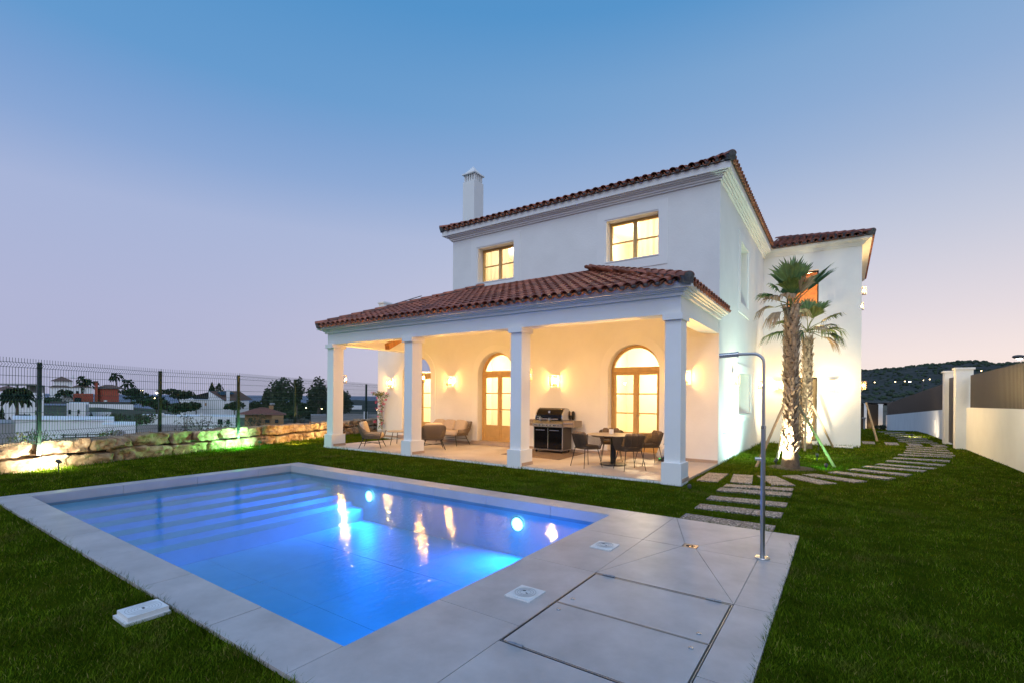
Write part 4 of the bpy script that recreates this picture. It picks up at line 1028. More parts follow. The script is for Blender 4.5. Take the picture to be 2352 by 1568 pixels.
window(wing,-1.75,-.74,4.60,6.26,.2,cols=1,rows=1,m='black',fr=.05); window(wing,-1.72,-.76,.10,2.40,.18,cols=2,rows=1,m='black',fr=.05,sill=False,name='garden_door')
# ---- rooms behind the openings
def room(x0,x1,y0,y1,z0,z1,m='warmwall',open_='y0',nm='interior_room'):
    mb=MB(); F={'z0':[(x0,y0,z0),(x1,y0,z0),(x1,y1,z0),(x0,y1,z0)],'z1':[(x0,y0,z1),(x0,y1,z1),(x1,y1,z1),(x1,y0,z1)],'x0':[(x0,y0,z0),(x0,y1,z0),(x0,y1,z1),(x0,y0,z1)],'x1':[(x1,y0,z0),(x1,y0,z1),(x1,y1,z1),(x1,y1,z0)],'y1':[(x0,y1,z0),(x1,y1,z0),(x1,y1,z1),(x0,y1,z1)],'y0':[(x0,y0,z0),(x0,y0,z1),(x1,y0,z1),(x1,y0,z0)]}
    for k,v in F.items():
        if k!=open_: mb.add(v,[(0,1,2,3)])
    return mb.build(nm,M[m],V)
WC=(1,.80,.50)
for c,pw in zip(DOORS,(380,420,620)):
    x0,x1=c-1.7,min(c+1.7,-3.0); room(x0,x1,YW+.02,YW+4.0,.02,3.35)
    lamp('room_lamp','POINT',((x0+x1)/2,YW+2.2,2.7),pw,WC,parent=None,shadow_soft_size=.12)
for (a,b),pw in zip(WIN,(140,230)):
    room(a-.7,min(b+.9,-2.95),YW+.02,YW+3.6,4.7,7.05); lamp('room_lamp','POINT',((a+b)/2-.2,YW+1.9,6.35),pw,WC,shadow_soft_size=.1)
room(-2.98,-2.52,14.9,17.6,.6,3.0,open_='x1'); lamp('room_lamp','POINT',(-2.85,17.4,2.6),2,WC,shadow_soft_size=.1)
room(-2.94,-2.52,15.2,17.0,4.0,6.8,open_='x1'); lamp('room_lamp','POINT',(-2.85,16.9,6.2),2,WC,shadow_soft_size=.1)
room(-2.3,.4,20.52,24,.02,3.3); lamp('room_lamp','POINT',(-1.2,22.4,2.7),34,WC,shadow_soft_size=.1)
room(-2.3,.4,20.52,24,4.2,6.85,m='beamw'); lamp('room_lamp','POINT',(-1.2,22.2,5.7),260,(1,.7,.3),shadow_soft_size=.1)
# recessed spots glowing in the rooms
M['downlight']=emis('downlight',(1,.85,.6),40,False)
def downlight(x,y,z,lab): tag(MB().lathe([(.05,0),(.05,.01)],14,(x,y,z-.012)).build('ceiling_downlight',M['downlight']),lab,'ceiling light','recessed lights seen through the glass')
downlight(-9.75,YW+1.8,3.35,'small recessed ceiling spot seen in the middle arched door'); downlight(-9.2,YW+2.8,3.35,'second recessed ceiling spot deeper behind the middle arched door')
downlight(-9.85,YW+1.0,7.05,'bright ceiling spot inside the left upper window'); downlight(-5.25,YW+1.1,7.05,'bright ceiling spot inside the right upper window')
# curtains
def curtain(x0,x1,y,z0,z1,lab,amp=.014,fold_=.17):
    mb=MB(); n=int((x1-x0)/.015)
    for k in range(n+1):
        x=x0+(x1-x0)*k/n; yy=y+amp*math.sin(2*PI*(x-x0)/fold_)+.01*math.sin(x*31)
        mb.v+= [(x,yy,z0),(x,yy+.01*math.sin(x*40),z1)]
    mb.f=[(2*k,2*k+2,2*k+3,2*k+1) for k in range(n)]
    tag(mb.build('curtain',M['curtain'],smooth=True),lab,'curtain','curtains behind the glass')
curtain(-10.0,-9.62,YW+.75,.05,3.2,'cream curtain at the left jamb of the middle arched door')
curtain(-8.95,-8.4,YW+.85,.05,3.2,'cream curtain to the right inside the middle arched door')
curtain(-10.3,-9.25,YW+.6,4.8,6.9,'thin curtain in the left half of the left upper window')
curtain(-4.75,-3.7,YW+.6,4.8,6.9,'thin curtain in the right half of the right upper window')
curtain(-13.6,-13.0,YW+.8,.05,3.2,'cream curtain inside the arched door nearest the climbing plant')
# bedroom and dining pieces seen through the doors
t=thing('bed',(-8.2,YW+2.4,.02),'bed with knitted throw seen through the middle arched door','bed')
MB().box(-9.1,-7.65,YW+1.5,YW+3.4,.05,.42).build('base',M['cush'],t); smooth_angle(MB().sup((-8.35,YW+2.3,.52),1.55,1.9,.32,.3,.25).build('throw',M['bed'],t),60)
smooth_angle(MB().sup((-8.6,YW+3.2,.82),.5,.22,.42,.5,.5).build('pillow',M['cush'],t),60)
t=thing('side_table',(-9.35,YW+1.5,.02),'small low table holding the dark vase behind the middle door','table')
MB().box(-9.6,-9.1,YW+1.3,YW+1.7,.40,.44).build('tabletop',M['white'],t); MB().box(-9.42,-9.3,YW+1.45,YW+1.55,.02,.40).build('leg',M['black'],t)
t=thing('vase',(-9.35,YW+1.5,.44),'round dark vase of pale flowers behind the middle arched door','vase')
smooth_angle(MB().lathe([(.05,0),(.13,.07),(.14,.15),(.09,.23),(.06,.25)],20,(-9.35,YW+1.5,.44)).build('pot',M['vase'],t)); fb=MB(); blobcluster(fb,(-9.35,YW+1.5,.80),(.16,.14,.13),120,3,.7,.045); fb.build('flowers',M['frondy'],t,kind=None)
t=thing('sideboard',(-4.3,YW+2.2,.02),'ribbed yellow sideboard behind the right arched door','sideboard')
MB().box(-4.45,-3.05,YW+1.9,YW+2.35,.02,.86).build('body',M['ribbed'],t); mb=MB()
for k in range(34): mb.box(-4.44+k*.041,-4.415+k*.041,YW+1.875,YW+1.899,.06,.82)
mb.build('rib',M['ribbed'],t); MB().box(-4.48,-3.02,YW+1.86,YW+2.37,.861,.885).build('top',M['asph'],t)
t=thing('glass_vase',(-4.35,YW+2.05,.885),'clear glass vase on the ribbed sideboard','vase'); MB().lathe([(.07,0),(.09,.1),(.10,.3),(.09,.3),(.08,.1),(.06,.01)],16,(-4.35,YW+2.05,.886)).build('body',M['lglass'],t)
t=thing('pendant_lamp',(-4.0,YW+1.9,2.1),'white cone pendant lamp at the edge of the right arched door','pendant lamp'); MB().lathe([(.14,0),(.03,.34)],18,(-3.98,YW+1.9,2.0)).build('shade',M['white'],t); MB().tube([(-3.98,YW+1.9,2.34),(-3.98,YW+1.9,3.34)],.006,5).build('cord',M['black'],t)

# ================================================================== wall lanterns
def make_lantern():
    t=bpy.data.objects.new('wall_lantern',None); link(t); ORG[t.name]=Vector((0,0,0)); t.empty_display_size=.1
    # local: wall plane at y=0, lantern sticks out to -y, centre height z=0
    MB().box(-.05,.05,-.016,0,-.13,.13).build('back_plate',M['greyp'],t)
    fr=MB()
    for x in (-.1,.1):
        for y in (-.155,-.03): fr.box(x-.005,x+.005,y-.005,y+.005,-.135,.135)
    for z in (-.135,.13):
        fr.box(-.105,.105,-.16,-.15,z,z+.006); fr.box(-.105,.105,-.035,-.025,z,z+.006); fr.box(-.105,-.095,-.15,-.035,z,z+.006); fr.box(.095,.105,-.15,-.035,z,z+.006)
    fr.build('frame',M['greyp'],t)
    MB().box(-.094,.094,-.15,-.018,.1365,.139).build('top_plate',M['greyp'],t); MB().box(-.094,.094,-.15,-.018,-.139,-.1365).build('bottom_plate',M['greyp'],t)
    g=MB(); quad(g,(-.1,-.155,-.13),(.1,-.155,-.13),(.1,-.155,.13),(-.1,-.155,.13)); quad(g,(-.1,-.03,-.13),(-.1,-.155,-.13),(-.1,-.155,.13),(-.1,-.03,.13)); quad(g,(.1,-.155,-.13),(.1,-.03,-.13),(.1,-.03,.13),(.1,-.155,.13)); g.build('glass',M['lglass'],t)
    MB().tube([(0,-.085,-.025),(0,-.085,.035)],.020,10).build('bulb',M['lamp_warm'],t); MB().tube([(0,-.085,-.13),(0,-.085,-.027)],.014,8).build('lamp_holder',M['greyp'],t)
    return t
L0=make_lantern(); tag(L0,cat='wall light')
LN=[((-14.246,YW,2.09),0,'lit wall lantern above the flowering climber at the left end of the porch','lanterns on the porch wall'),
 ((-11.18,YW,2.115),0,'lit wall lantern above the woven sofa','lanterns on the porch wall'),((-7.075,YW,2.09),0,'lit wall lantern above the black barbecue','lanterns on the porch wall'),
 ((-3.3,YW,2.13),0,'lit wall lantern half hidden by the right-hand porch pillar','lanterns on the porch wall')]
for i,x in enumerate(PIL): LN.append(((x+.19,9.586,2.12),PI,['lit lantern on the back of the leftmost porch pillar','lit lantern on the back of the second porch pillar from the left','lit lantern behind the third porch pillar','lit lantern behind the right-hand porch pillar'][i],'lanterns on the pillars'))
LN+=[((-2.5,14.38,2.13),PI/2,'lit lantern on the side wall just behind the shower head','lanterns on the side wall'),((-2.5,19.25,2.10),PI/2,'lit lantern on the side wall near the inner corner','lanterns on the side wall'),
 ((-1.975,20.5,2.12),0,'lit lantern left of the palms on the wing wall','lanterns on the wing'),((-.28,20.5,2.13),0,'lit lantern on the wing wall right of the palms','lanterns on the wing'),
 ((.52,21.3,2.12),PI/2,'glaring lantern round the outer corner of the wing at ground floor','lanterns on the outer side of the wing'),((.52,21.5,5.52),PI/2,'lantern high on the outer side of the wing','lanterns on the outer side of the wing'),((.52,24.2,5.38),PI/2,'lantern high on the outer side of the wing, the farther one','lanterns on the outer side of the wing')]
for i,(p,rz,lab,gr) in enumerate(LN):
    o=L0 if i==0 else copy_tree(L0)
    o.location=p; o.rotation_euler=(0,0,rz); o['label']=lab; o['group']=gr; o['category']='wall light'

for i,x in enumerate(PIL): lamp('lantern_lamp','POINT',(x+.19,9.586+.16,2.10),105,(1,.50,.10),shadow_soft_size=.04)
for x,y,z,e in ((-1.975,20.25,2.12,45),(-.28,20.25,2.13,55),(.78,21.3,2.12,170),(.78,21.5,5.52,110),(-2.26,14.38,2.13,30),(-2.26,19.25,2.10,35)): lamp('lantern_lamp','POINT',(x,y,z),e,(1,.66,.26),shadow_soft_size=.05)
# ================================================================== porch furniture
def upath(hw,dep,rad,n=8,front=0.0):
    """plan of the shell from the front right arm round the back to the front left arm; chair faces -y"""
    pts=[(hw,-dep/2),(hw,dep/2-rad)]
    pts=[(hw,-dep/2+ (dep-rad)*k/6) for k in range(7)]
    pts+=[(hw-rad+rad*math.cos(a),dep/2-rad+rad*math.sin(a)) for a in [PI/2*k/n for k in range(1,n+1)]]
    m=max(1,int((hw-rad)*2/.08)); pts+=[(hw-rad-(2*(hw-rad))*k/m,dep/2) for k in range(1,m+1)]
    pts+=[(-hw+rad-rad*math.sin(a),dep/2-rad+rad*math.cos(a)) for a in [PI/2*k/n for k in range(1,n+1)]]
    pts+=[(-hw,dep/2-rad-(dep-rad)*k/6) for k in range(1,7)]
    return pts
def resample(P,step):
    P=[Vector((*p,0)) for p in P]; L=[0]
    for i in range(1,len(P)): L.append(L[-1]+(P[i]-P[i-1]).length)
    n=max(2,int(L[-1]/step)); out_=[]; j=0
    for k in range(n+1):
        s=L[-1]*k/n
        while j<len(P)-2 and L[j+1]<s: j+=1
        t_=(s-L[j])/max(1e-6,L[j+1]-L[j]); out_.append((P[j].lerp(P[j+1],t_),s/L[-1]))
    return out_
def shell(t,hw,dep,rad,z0,zarm,zback,shrink,ropem,step,rr_=.006,flare=1.0):
    P=resample(upath(hw,dep,rad),step); bot=[];top=[]; rp=MB()
    for p,s in P:
        q=(p.y+dep/2)/dep; h=zarm+(zback-zarm)*sst(.45,1.0,q)
        b=Vector((p.x*shrink,p.y*shrink*(.96 if p.y>0 else 1.0),z0)); tp=Vector((p.x,p.y+.10*q*flare,h)); bot.append(b); top.append(tp)
        mid=b.lerp(tp,.5)+Vector((p.x*.03,p.y*.03,-.01)); rp.tube([b,mid,tp],rr_,4,False)
    rp.build('woven_ropes',M[ropem],t,org=(0,0,0))
    smooth_angle(MB().tube([top[0]-Vector((0,.0,0))]+top,.017,8).build('top_rail',M[ropem],t,org=(0,0,0)))
    fr=MB().tube(bot,.014,6); fr.tube([bot[0],top[0]],.013,6); fr.tube([bot[-1],top[-1]],.013,6); fr.tube([bot[0],bot[-1]],.014,6); fr.build('seat_frame',M[ropem],t,org=(0,0,0))
def legs(t,hw,dep,z,splay,r=.011,extra=True,cross=True):
    for sx_ in (-1,1):
        for sy in (-1,1):
            smooth_angle(MB().tube([(sx_*hw,sy*dep,z),(sx_*(hw+splay),sy*(dep+splay),0)],[r*1.15,r*.8],8).build('leg',M['black'],t,org=(0,0,0)))
    if cross:
        s=MB()
        for sy in (-1,1): s.beam((-hw-splay*.45,sy*(dep+splay*.45),z*.55),(hw+splay*.45,sy*(dep+splay*.45),z*.55),.014,.014) if False else None
        s.beam((-hw-splay*.5,-(dep+splay*.5),z*.5),(hw+splay*.5,(dep+splay*.5),z*.5),.014,.014); s.beam((hw+splay*.5,-(dep+splay*.5),z*.5),(-hw-splay*.5,(dep+splay*.5),z*.505),.014,.014)
        s.build('stretcher',M['black'],t,org=(0,0,0))
def root(name): 
    t=bpy.data.objects.new(name,None); link(t); ORG[t.name]=Vector((0,0,0)); t.empty_display_size=.1; return t
def make_armchair():
    t=root('lounge_armchair'); shell(t,.365,.68,.20,.30,.50,.74,.80,'rope',.021,.0065)
    smooth_angle(MB().sup((0,-.02,.385),.58,.58,.15,.3,.35,24,12).build('seat_cushion',M['cush'],t,org=(0,0,0)),60)
    m=Matrix.Translation((0,.24,.60))@Matrix.Rotation(-.28,4,'X'); smooth_angle(MB().sup(None,.54,.16,.40,.35,.45,24,12,M=m).build('back_cushion',M['cush'],t,org=(0,0,0)),60)
    mb=MB().box(-.27,.27,-.27,.25,.285,.31); mb.build('seat_base',M['black'],t,org=(0,0,0)); legs(t,.23,.22,.29,.11,.013); return t
def put(t,x,y,dx,dy,lab,cat,gr=None,z=.02):
    t.location=(x,y,z); t.rotation_euler=(0,0,math.atan2(dx,-dy)); tag(t,lab,cat,gr); return t
a0=make_armchair(); put(a0,-11.85,9.74,.80,.62,'beige rope armchair at the left edge of the porch by the first pillar','armchair','rope armchairs on the porch')
a1=copy_tree(a0); put(a1,-10.10,10.55,-.75,.66,'rope armchair behind the second pillar, back turned to the pool','armchair','rope armchairs on the porch')
t=root('sofa')
shell(t,.86,.72,.22,.33,.53,.76,.88,'rope',.023,.0065)
MB().box(-.72,.72,-.30,.28,.31,.335).build('seat_base',M['black'],t,org=(0,0,0))
smooth_angle(MB().sup((0,-.03,.40),1.44,.62,.15,.25,.2,32,12).build('seat_cushion',M['cush'],t,org=(0,0,0)),60)
for k,x in enumerate((-.47,0,.47)):
    m=Matrix.Translation((x,.20,.62))@Matrix.Rotation(-.30,4,'X')@Matrix.Rotation(.04*(k-1),4,'Y'); smooth_angle(MB().sup(None,.47,.17,.38,.5,.4,24,12,M=m).build('back_cushion',M['cush'],t,org=(0,0,0)),60)
for sx_ in (-1,1):
    for sy in (-1,1): MB().tube([(sx_*.62,sy*.24,.32),(sx_*.76,sy*.33,0)],[.016,.011],8).build('leg',M['black'],t,org=(0,0,0))
s=MB(); s.beam((-.66,-.27,.2),(.66,-.27,.2),.014,.014); s.beam((-.66,.27,.2),(.66,.27,.2),.014,.014); s.build('stretcher',M['black'],t,org=(0,0,0))
put(t,-10.85,11.95,0,-1,'three seat rope sofa with beige cushions under the middle lantern','sofa')
t=thing('coffee_table',(-11.9,10.85,.02),'low round coffee table with splayed black legs between the armchairs','table')
smooth_angle(MB().lathe([(.37,0),(.39,.012),(.39,.022),(.0,.023)],36,(-11.9,10.85,.44)).build('tabletop',M['tabletop'],t))
for k in range(3):
    a=2*PI*k/3+.5; MB().tube([(-11.9+.25*math.cos(a),10.85+.25*math.sin(a),.44),(-11.9+.36*math.cos(a),10.85+.36*math.sin(a),.02)],.011,8).build('leg',M['black'],t)
# dining set
def make_diner():
    t=root('dining_chair'); shell(t,.30,.52,.22,.43,.715,.765,.80,'roped',.024,.0078,.5)
    smooth_angle(MB().sup((0,-.01,.465),.45,.43,.07,.35,.4,22,10).build('seat_cushion',M['cushd'],t,org=(0,0,0)),60)
    m=Matrix.Translation((0,.185,.66))@Matrix.Rotation(-.20,4,'X'); mb=MB()
    for k in (-1,0,1): mb.sup(None,.155,.11,.30,.5,.5,14,10,M=m@Matrix.Translation((k*.135,0,0)))
    smooth_angle(mb.build('back_cushion',M['cushd'],t,org=(0,0,0)),60)
    MB().box(-.20,.20,-.20,.19,.42,.436).build('seat_base',M['black'],t,org=(0,0,0)); legs(t,.185,.18,.42,.075,.0085,cross=False); return t
TX,TY=-4.47,10.76
d0=make_diner()
for i,(x,y,lab) in enumerate(((-4.83,10.06,'dark rope dining chair on the barbecue side, near the pool'),(-3.86,10.22,'dark rope dining chair nearest the right-hand pillar'),(-3.80,11.32,'dark rope dining chair in front of the right arched door'),(-4.82,11.48,'dark rope dining chair on the wall side behind the white candle'))):
    o=d0 if i==0 else copy_tree(d0); put(o,x,y,TX-x,TY-y,lab,'chair','dining chairs around the round table')
t=thing('dining_table',(TX,TY,.02),'round stone topped dining table on a black pedestal','table')
smooth_angle(MB().lathe([(.55,0),(.60,.010),(.605,.018),(.60,.024),(.0,.024)],48,(TX,TY,.715)).build('tabletop',M['tabletop'],t))
MB().lathe([(.50,0),(.54,.028)],40,(TX,TY,.685)).build('under_rim',M['black'],t); MB().lathe([(.065,0),(.065,.66)],24,(TX,TY,.03)).build('pedestal',M['black'],t)
smooth_angle(MB().lathe([(.30,0),(.315,.01),(.31,.022),(.0,.026)],40,(TX,TY,.022)).build('base_plate',M['black'],t))
t=thing('candle_jar',(TX-.05,TY,.741),'white candle jar standing on the round dining table','candle'); smooth_angle(MB().lathe([(.052,0),(.055,.005),(.055,.115),(.05,.115),(.048,.02),(.0,.02)],24,(TX-.05,TY,.741)).build('jar',M['white'],t)); MB().lathe([(.047,0),(.047,.07)],16,(TX-.05,TY,.765)).build('wax',M['cush'],t)
# barbecue
t=thing('gas_barbecue',(-6.9,12.1,.02),'black and steel gas barbecue with closed lid and side shelves','barbecue')
BX0,BX1,BY0,BY1=-7.36,-6.43,11.86,12.40
MB().box(BX0,BX1,BY0+.02,BY1,.125,.76).build('cabinet',M['darkcab'],t)
for i in range(2):
    x0=BX0+.02+i*.455; d_=MB().box(x0,x0+.435,BY0,BY0+.018,.145,.745).build('cabinet_door',M['blackg'],t)
    MB().tube([(x0+.06,BY0-.028,.665),(x0+.36,BY0-.028,.665)],.011,10).build('handle',M['steel'],d_)
mb=MB()
for x in (BX0-.004,(BX0+BX1)/2-.008,BX1-.014): mb.box(x,x+.018,BY0-.004,BY0+.0195,.125,.758)
mb.box(BX0-.01,BX1+.01,BY0-.01,BY1+.01,.10,.1245); mb.build('trim_frame',M['steel'],t)
mb=MB(); yb=BY1
pr=[(BY0-.05,.762),(BY0-.062,.86),(BY0+.02,.93),(yb,.93),(yb,.762)]
vs=[(BX0-.02,y,z) for y,z in pr]+[(BX1+.02,y,z) for y,z in pr]; n=5
mb.add(vs,[tuple(range(n)),tuple(range(2*n-1,n-1,-1))]+[(i,i+n,(i+1)%n+n,(i+1)%n) for i in range(n)]); mb.build('control_panel',M['brushed'],t)
for k,x in enumerate((-7.30,-7.25,-7.13,-7.02,-6.965,-6.89,-6.78,-6.66,-6.61,-6.53)):
    r=.024 if k in (1,2,3,5,6,7) else .015
    kb=MB().tube([(x,BY0-.056,.812),(x,BY0-.09,.812)],[r*1.15,r*.85],14).build('knob',M['steel'],t)
mb=MB(); pr=[(BY0+.035,.95),(BY0+.02,1.0),(BY0+.06,1.13),(BY0+.14,1.24),(BY0+.26,1.295),(BY0+.40,1.27),(BY1-.01,1.16),(BY1,.95)]
def ext(mb,pr,xa,xb):
    n=len(pr); mb.add([(xa,y,z) for y,z in pr]+[(xb,y,z) for y,z in pr],[tuple(range(n)),tuple(range(2*n-1,n-1,-1))]+[(i,i+n,(i+1)%n+n,(i+1)%n) for i in range(n)])
ext(mb,pr,BX0+.05,BX1-.05); smooth_angle(mb.build('lid',M['blackg'],t),35)
pr2=[(y+(-.004 if y<12 else .004),z+.004) for y,z in pr]
for xa in (BX0+.02,BX1-.05):
    mb=MB(); ext(mb,pr2,xa,xa+.03); smooth_angle(mb.build('lid_end',M['steel'],t),35)
g=MB().tube([(BX0+.12,BY0-.035,.985),(BX1-.12,BY0-.035,.985)],.012,10).build('lid_handle',M['steel'],t)
mb=MB(); mb.box(-7.16,-7.11,BY0-.05,BY0+.03,.93,1.02); mb.box(-6.86,-6.81,BY0-.05,BY0+.03,.93,1.02); mb.build('handle_bracket',M['brushed'],t)
m=Matrix.Translation((-6.89,BY0+.075,1.165)); MB().tube([(-6.89,BY0+.085,1.175),(-6.89,BY0+.055,1.185)],.036,18).build('thermometer',M['steel'],t)
MB().beam((-7.27,BY0+.024,1.04),(-7.15,BY0+.024,1.04),.012,.045).build('badge',M['steel'],t)
MB().beam((-7.258,BY0+.0165,1.04),(-7.162,BY0+.0165,1.04),.004,.024).build('badge_plate',M['asph'],t)
MB().box(BX1+.022,-6.075,BY0,BY1-.05,.775,.945).build('side_shelf',M['greyp'],t); MB().box(-7.72,BX0-.022,BY0,BY1-.05,.775,.945).build('side_shelf',M['greyp'],t)
mb=MB().tube([(BX1+.04,BY0-.03,.875),(-6.10,BY0-.03,.875)],.011,10).tube([(-7.70,BY0-.03,.875),(BX0-.04,BY0-.03,.875)],.011,10); mb.build('towel_rail',M['steel'],t)
for x in (BX0+.05,BX1-.05):
    for y in (BY0+.06,BY1-.05): smooth_angle(MB().tube([(x-.014,y,.055),(x+.014,y,.055)],.034,14).build('castor',M['black'],t))
MB().beam((-6.415,12.30,1.13),(-6.415,12.36,1.13),.02,.09).build('side_knob',M['cush'],t)
mb=MB(); mb.sup((-6.40,12.44,1.08),.10,.13,.26,.8,.8); mb.build('hanging_cloth',M['black'],t)
tag(MB().prism([(-7.75,10.78),(-5.89,10.70),(-6.0,12.48),(-7.75,12.48)],.0205,.027).build('floor_mat',mat('mat_weave',(.17,.12,.085),.95,var=.25,scale=120,bump=.4,bscale=160)),'speckled brown mat under the barbecue','mat')
# cleaning robot on its caddy behind the pillar
t=thing('pool_robot',(-3.72,12.15,.02),'white and black pool robot parked upright behind the right-hand pillar','pool robot')
m=Matrix.Translation((-3.74,12.12,.27))@Matrix.Rotation(.35,4,'Y'); smooth_angle(MB().sup(None,.17,.30,.34,.5,.5,18,10,M=m).build('body',M['white'],t),60)
for dy in (.10,):
    m=Matrix.Translation((-3.72,12.2+dy,.25))@Matrix.Rotation(.35,4,'Y'); smooth_angle(MB().sup(None,.22,.04,.38,.4,.4,14,8,M=m).build('track',M['black'],t),60)
MB().box(-3.80,-3.58,12.05,12.33,.02,.07).build('stand',M['asph'],t)
MB().box(-3.81,-3.79,12.10,12.2,.075,.085).build('status_light',emis('green_led',(.05,1,.25),1.5,False),t)
# garden tap
t=thing('garden_tap',(-2.5,13.2,.70),'small outdoor tap on the side wall below the first lantern','tap')
MB().tube([(-2.5,13.15,.72),(-2.43,13.15,.72),(-2.41,13.15,.68)],.012,8).build('spout',M['steel'],t); MB().tube([(-2.46,13.15,.72),(-2.46,13.15,.76)],.008,6).tube([(-2.46,13.11,.76),(-2.46,13.19,.76)],.008,6).build('handle',M['steel'],t)
# climber
t=thing('climbing_plant',(-14.62,12.4,0),'slender pink flowering climber on a cane against the porch wall','plant')
mb=MB(); pth=[Vector((-14.6+.04*math.sin(k*.9),12.42,k*.13)) for k in range(14)]; mb.tube(pth,.013,6); mb.tube([(-14.57,12.44,0),(-14.58,12.44,1.75)],.010,6); mb.build('stem',M['stake'],t)
mb=MB(); mf=MB()
for k in range(13): blobcluster(mb,(-14.6+.05*math.sin(k),12.36,.42+k*.105),(.13,.10,.09),26,40+k,.6,.03)
blobcluster(mb,(-14.68,12.32,1.68),(.38,.14,.10),120,61,.6,.032); blobcluster(mb,(-14.30,12.32,1.60),(.25,.12,.07),50,62,.6,.03)
for k,(dx,dz) in enumerate(((-.2,1.25),(-.15,1.0),(.3,1.35),(.22,1.2),(-.1,.7),(.1,.9),(-.25,.5),(.15,.45),(-.4,1.62),(.42,1.58),(0,1.1),(-.12,1.45))): blobcluster(mf,(-14.6+dx,12.33,dz+.1),(.09,.06,.06),16,80+k,.7,.026)
mb.build('leaves',M['leafy'],t); mf.build('blossom',M['pink'],t)

# ================================================================== palms
def frond(mb,base,dirv,length,width,droop,seed,nl=34,stem=None,fold=0.5):
    length*=.86
    """fan leaf: petiole then narrow leaflets spread like a fan"""
    rr=random.Random(seed); d=Vector(dirv).normalized(); side=d.cross(Vector((0,0,1)))
    side=side.normalized() if side.length>.05 else Vector((1,0,0)); nn=side.cross(d).normalized()
    b=Vector(base); hub=b+d*length*.42+Vector((0,0,-droop*.10))
    if stem is not None: stem.tube([b,b.lerp(hub,.5)+nn*.03,hub],[.016,.012,.009],5)
    for k in range(nl):
        a=(k/(nl-1)-.5)*2*1.25*width
        dl=(d*math.cos(a)+side*math.sin(a)+nn*fold*abs(math.sin(a))*.35).normalized()
        L=length*.62*(1-.25*abs(a)/1.5)*rr.uniform(.85,1.08); w=.026*rr.uniform(.8,1.2)
        p0=hub; p1=hub+dl*L*.5+Vector((0,0,-droop*.08*L)); p2=hub+dl*L*.8+Vector((0,0,-droop*.30*L)); p3=hub+dl*L+Vector((rr.uniform(-.03,.03),rr.uniform(-.03,.03),-droop*.75*L))
        cr=dl.cross(nn).normalized()*w; tw=nn*w*rr.uniform(-.6,.6)
        mb.add([p0-cr*.3,p0+cr*.3,p1+cr+tw,p1-cr-tw,p2+cr*.7,p2-cr*.7,p3],[(0,1,2,3),(3,2,4,5),(5,4,6)])
def palm(x,y,zc,r0,r1,label,seed,fr,hdz=0):
    t=thing('fan_palm',(x,y,-.05),label,'palm tree','two fan palms beside the wing')
    rr=random.Random(seed); N=30
    prof=[(r0*1.35,-.03),(r0*1.28,.12),(r0*1.02,.35),(r0*.85,.6)]+[(r0*.85+(r1-r0*.85)*k/10,.6+(zc-.6)*k/10) for k in range(1,11)]
    smooth_angle(MB().lathe(prof,18,(x,y,0)).build('trunk',M['palmt'],t))
    mb=MB(); z=.34; k=0
    while z<zc-.02:
        ring_n=9; f=(z-.34)/(zc-.34); rad=np.interp(z,[p[1] for p in prof],[p[0] for p in prof])
        for q in range(ring_n):
            a=2*PI*(q/ring_n)+k*.35+rr.uniform(-.12,.12); o=Vector((math.cos(a),math.sin(a),0)); s_=Vector((-o.y,o.x,0))
            b=Vector((x,y,z+rr.uniform(-.02,.02)))+o*rad*.9; ln=rr.uniform(.11,.19); w=rr.uniform(.04,.065)
            up=Vector((0,0,1)); tip=b+up*ln+o*rr.uniform(.05,.11)+s_*rr.uniform(-.05,.05)
            mb.add([b-s_*w,b+s_*w,tip+s_*w*.45,tip-s_*w*.45,b-s_*w*.6+o*.03,b+s_*w*.6+o*.03],[(4,5,2,3),(0,4,3),(1,2,5),(0,1,5,4),(0,3,2,1)])
        z+=.082; k+=1
    mb.build('leaf_bases',M['palmw'],t,kind='stuff')
    st=MB()
    for i,(m,dv,L,w,dr) in enumerate(fr):
        mb=MB(); frond(mb,(x,y,zc-.05+hdz+rr.uniform(-.05,.05)),dv,L,w,dr,seed*50+i,26 if m!='frondd' else 20,st)
        mb.build('frond',M[m],t)
    st.build('petioles',M['frondy'],t)
    mb=MB()
    for i in range(26):
        a=rr.uniform(0,2*PI); o=Vector((math.cos(a),math.sin(a),0)); b=Vector((x,y,zc-.25+rr.uniform(0,.3)))+o*r1*.8
        mb.tube([b,b+o*.07+Vector((0,0,.16)),b+o*.15+Vector((0,0,.20+rr.uniform(-.1,.2)))],[.014,.010,.004],4)
    mb.build('cut_stems',M['palmw'],t)
    return t
rv=Vector((math.cos(YAW),math.sin(YAW),0)); fv=Vector((-math.sin(YAW),math.cos(YAW),0))
def dv(r,u,f=0): return rv*r+Vector((0,0,u))+fv*f
palm(-1.02,13.28,3.74,.150,.125,'nearer and taller fan palm with a thick boot-covered trunk',3,
 [('frond',dv(.06,1,.1),1.5,.6,.1),('frond',dv(-.12,1,-.15),1.35,.55,.15),('frond',dv(-.02,.95,.3),1.4,.6,.2),('frond',dv(.95,.95,.2),1.75,.40,.15),('frond',dv(.80,.95,-.2),1.55,.38,.15),('frondd',dv(.25,.75,-.45),1.05,.62,.15),
  ('frondd',dv(-.65,.45,-.1),1.05,.5,1.0),('frondd',dv(-.8,.15,.2),1.0,.5,1.2),('frond',dv(-.45,.8,.3),1.1,.6,.6),('frondd',dv(-.35,.55,-.4),.85,.4,1.1),('frond',dv(.3,.8,.5),1.1,.6,.4),('frondd',dv(.5,.2,.3),.8,.45,1.2),('frond',dv(-.95,.6,.1),1.15,.5,.7),('frond',dv(-.25,.9,-.4),1.0,.6,.3),('frondd',dv(-.5,.0,-.2),.9,.4,1.4),('frond',dv(.35,1,-.1),1.2,.6,.2)],.12)
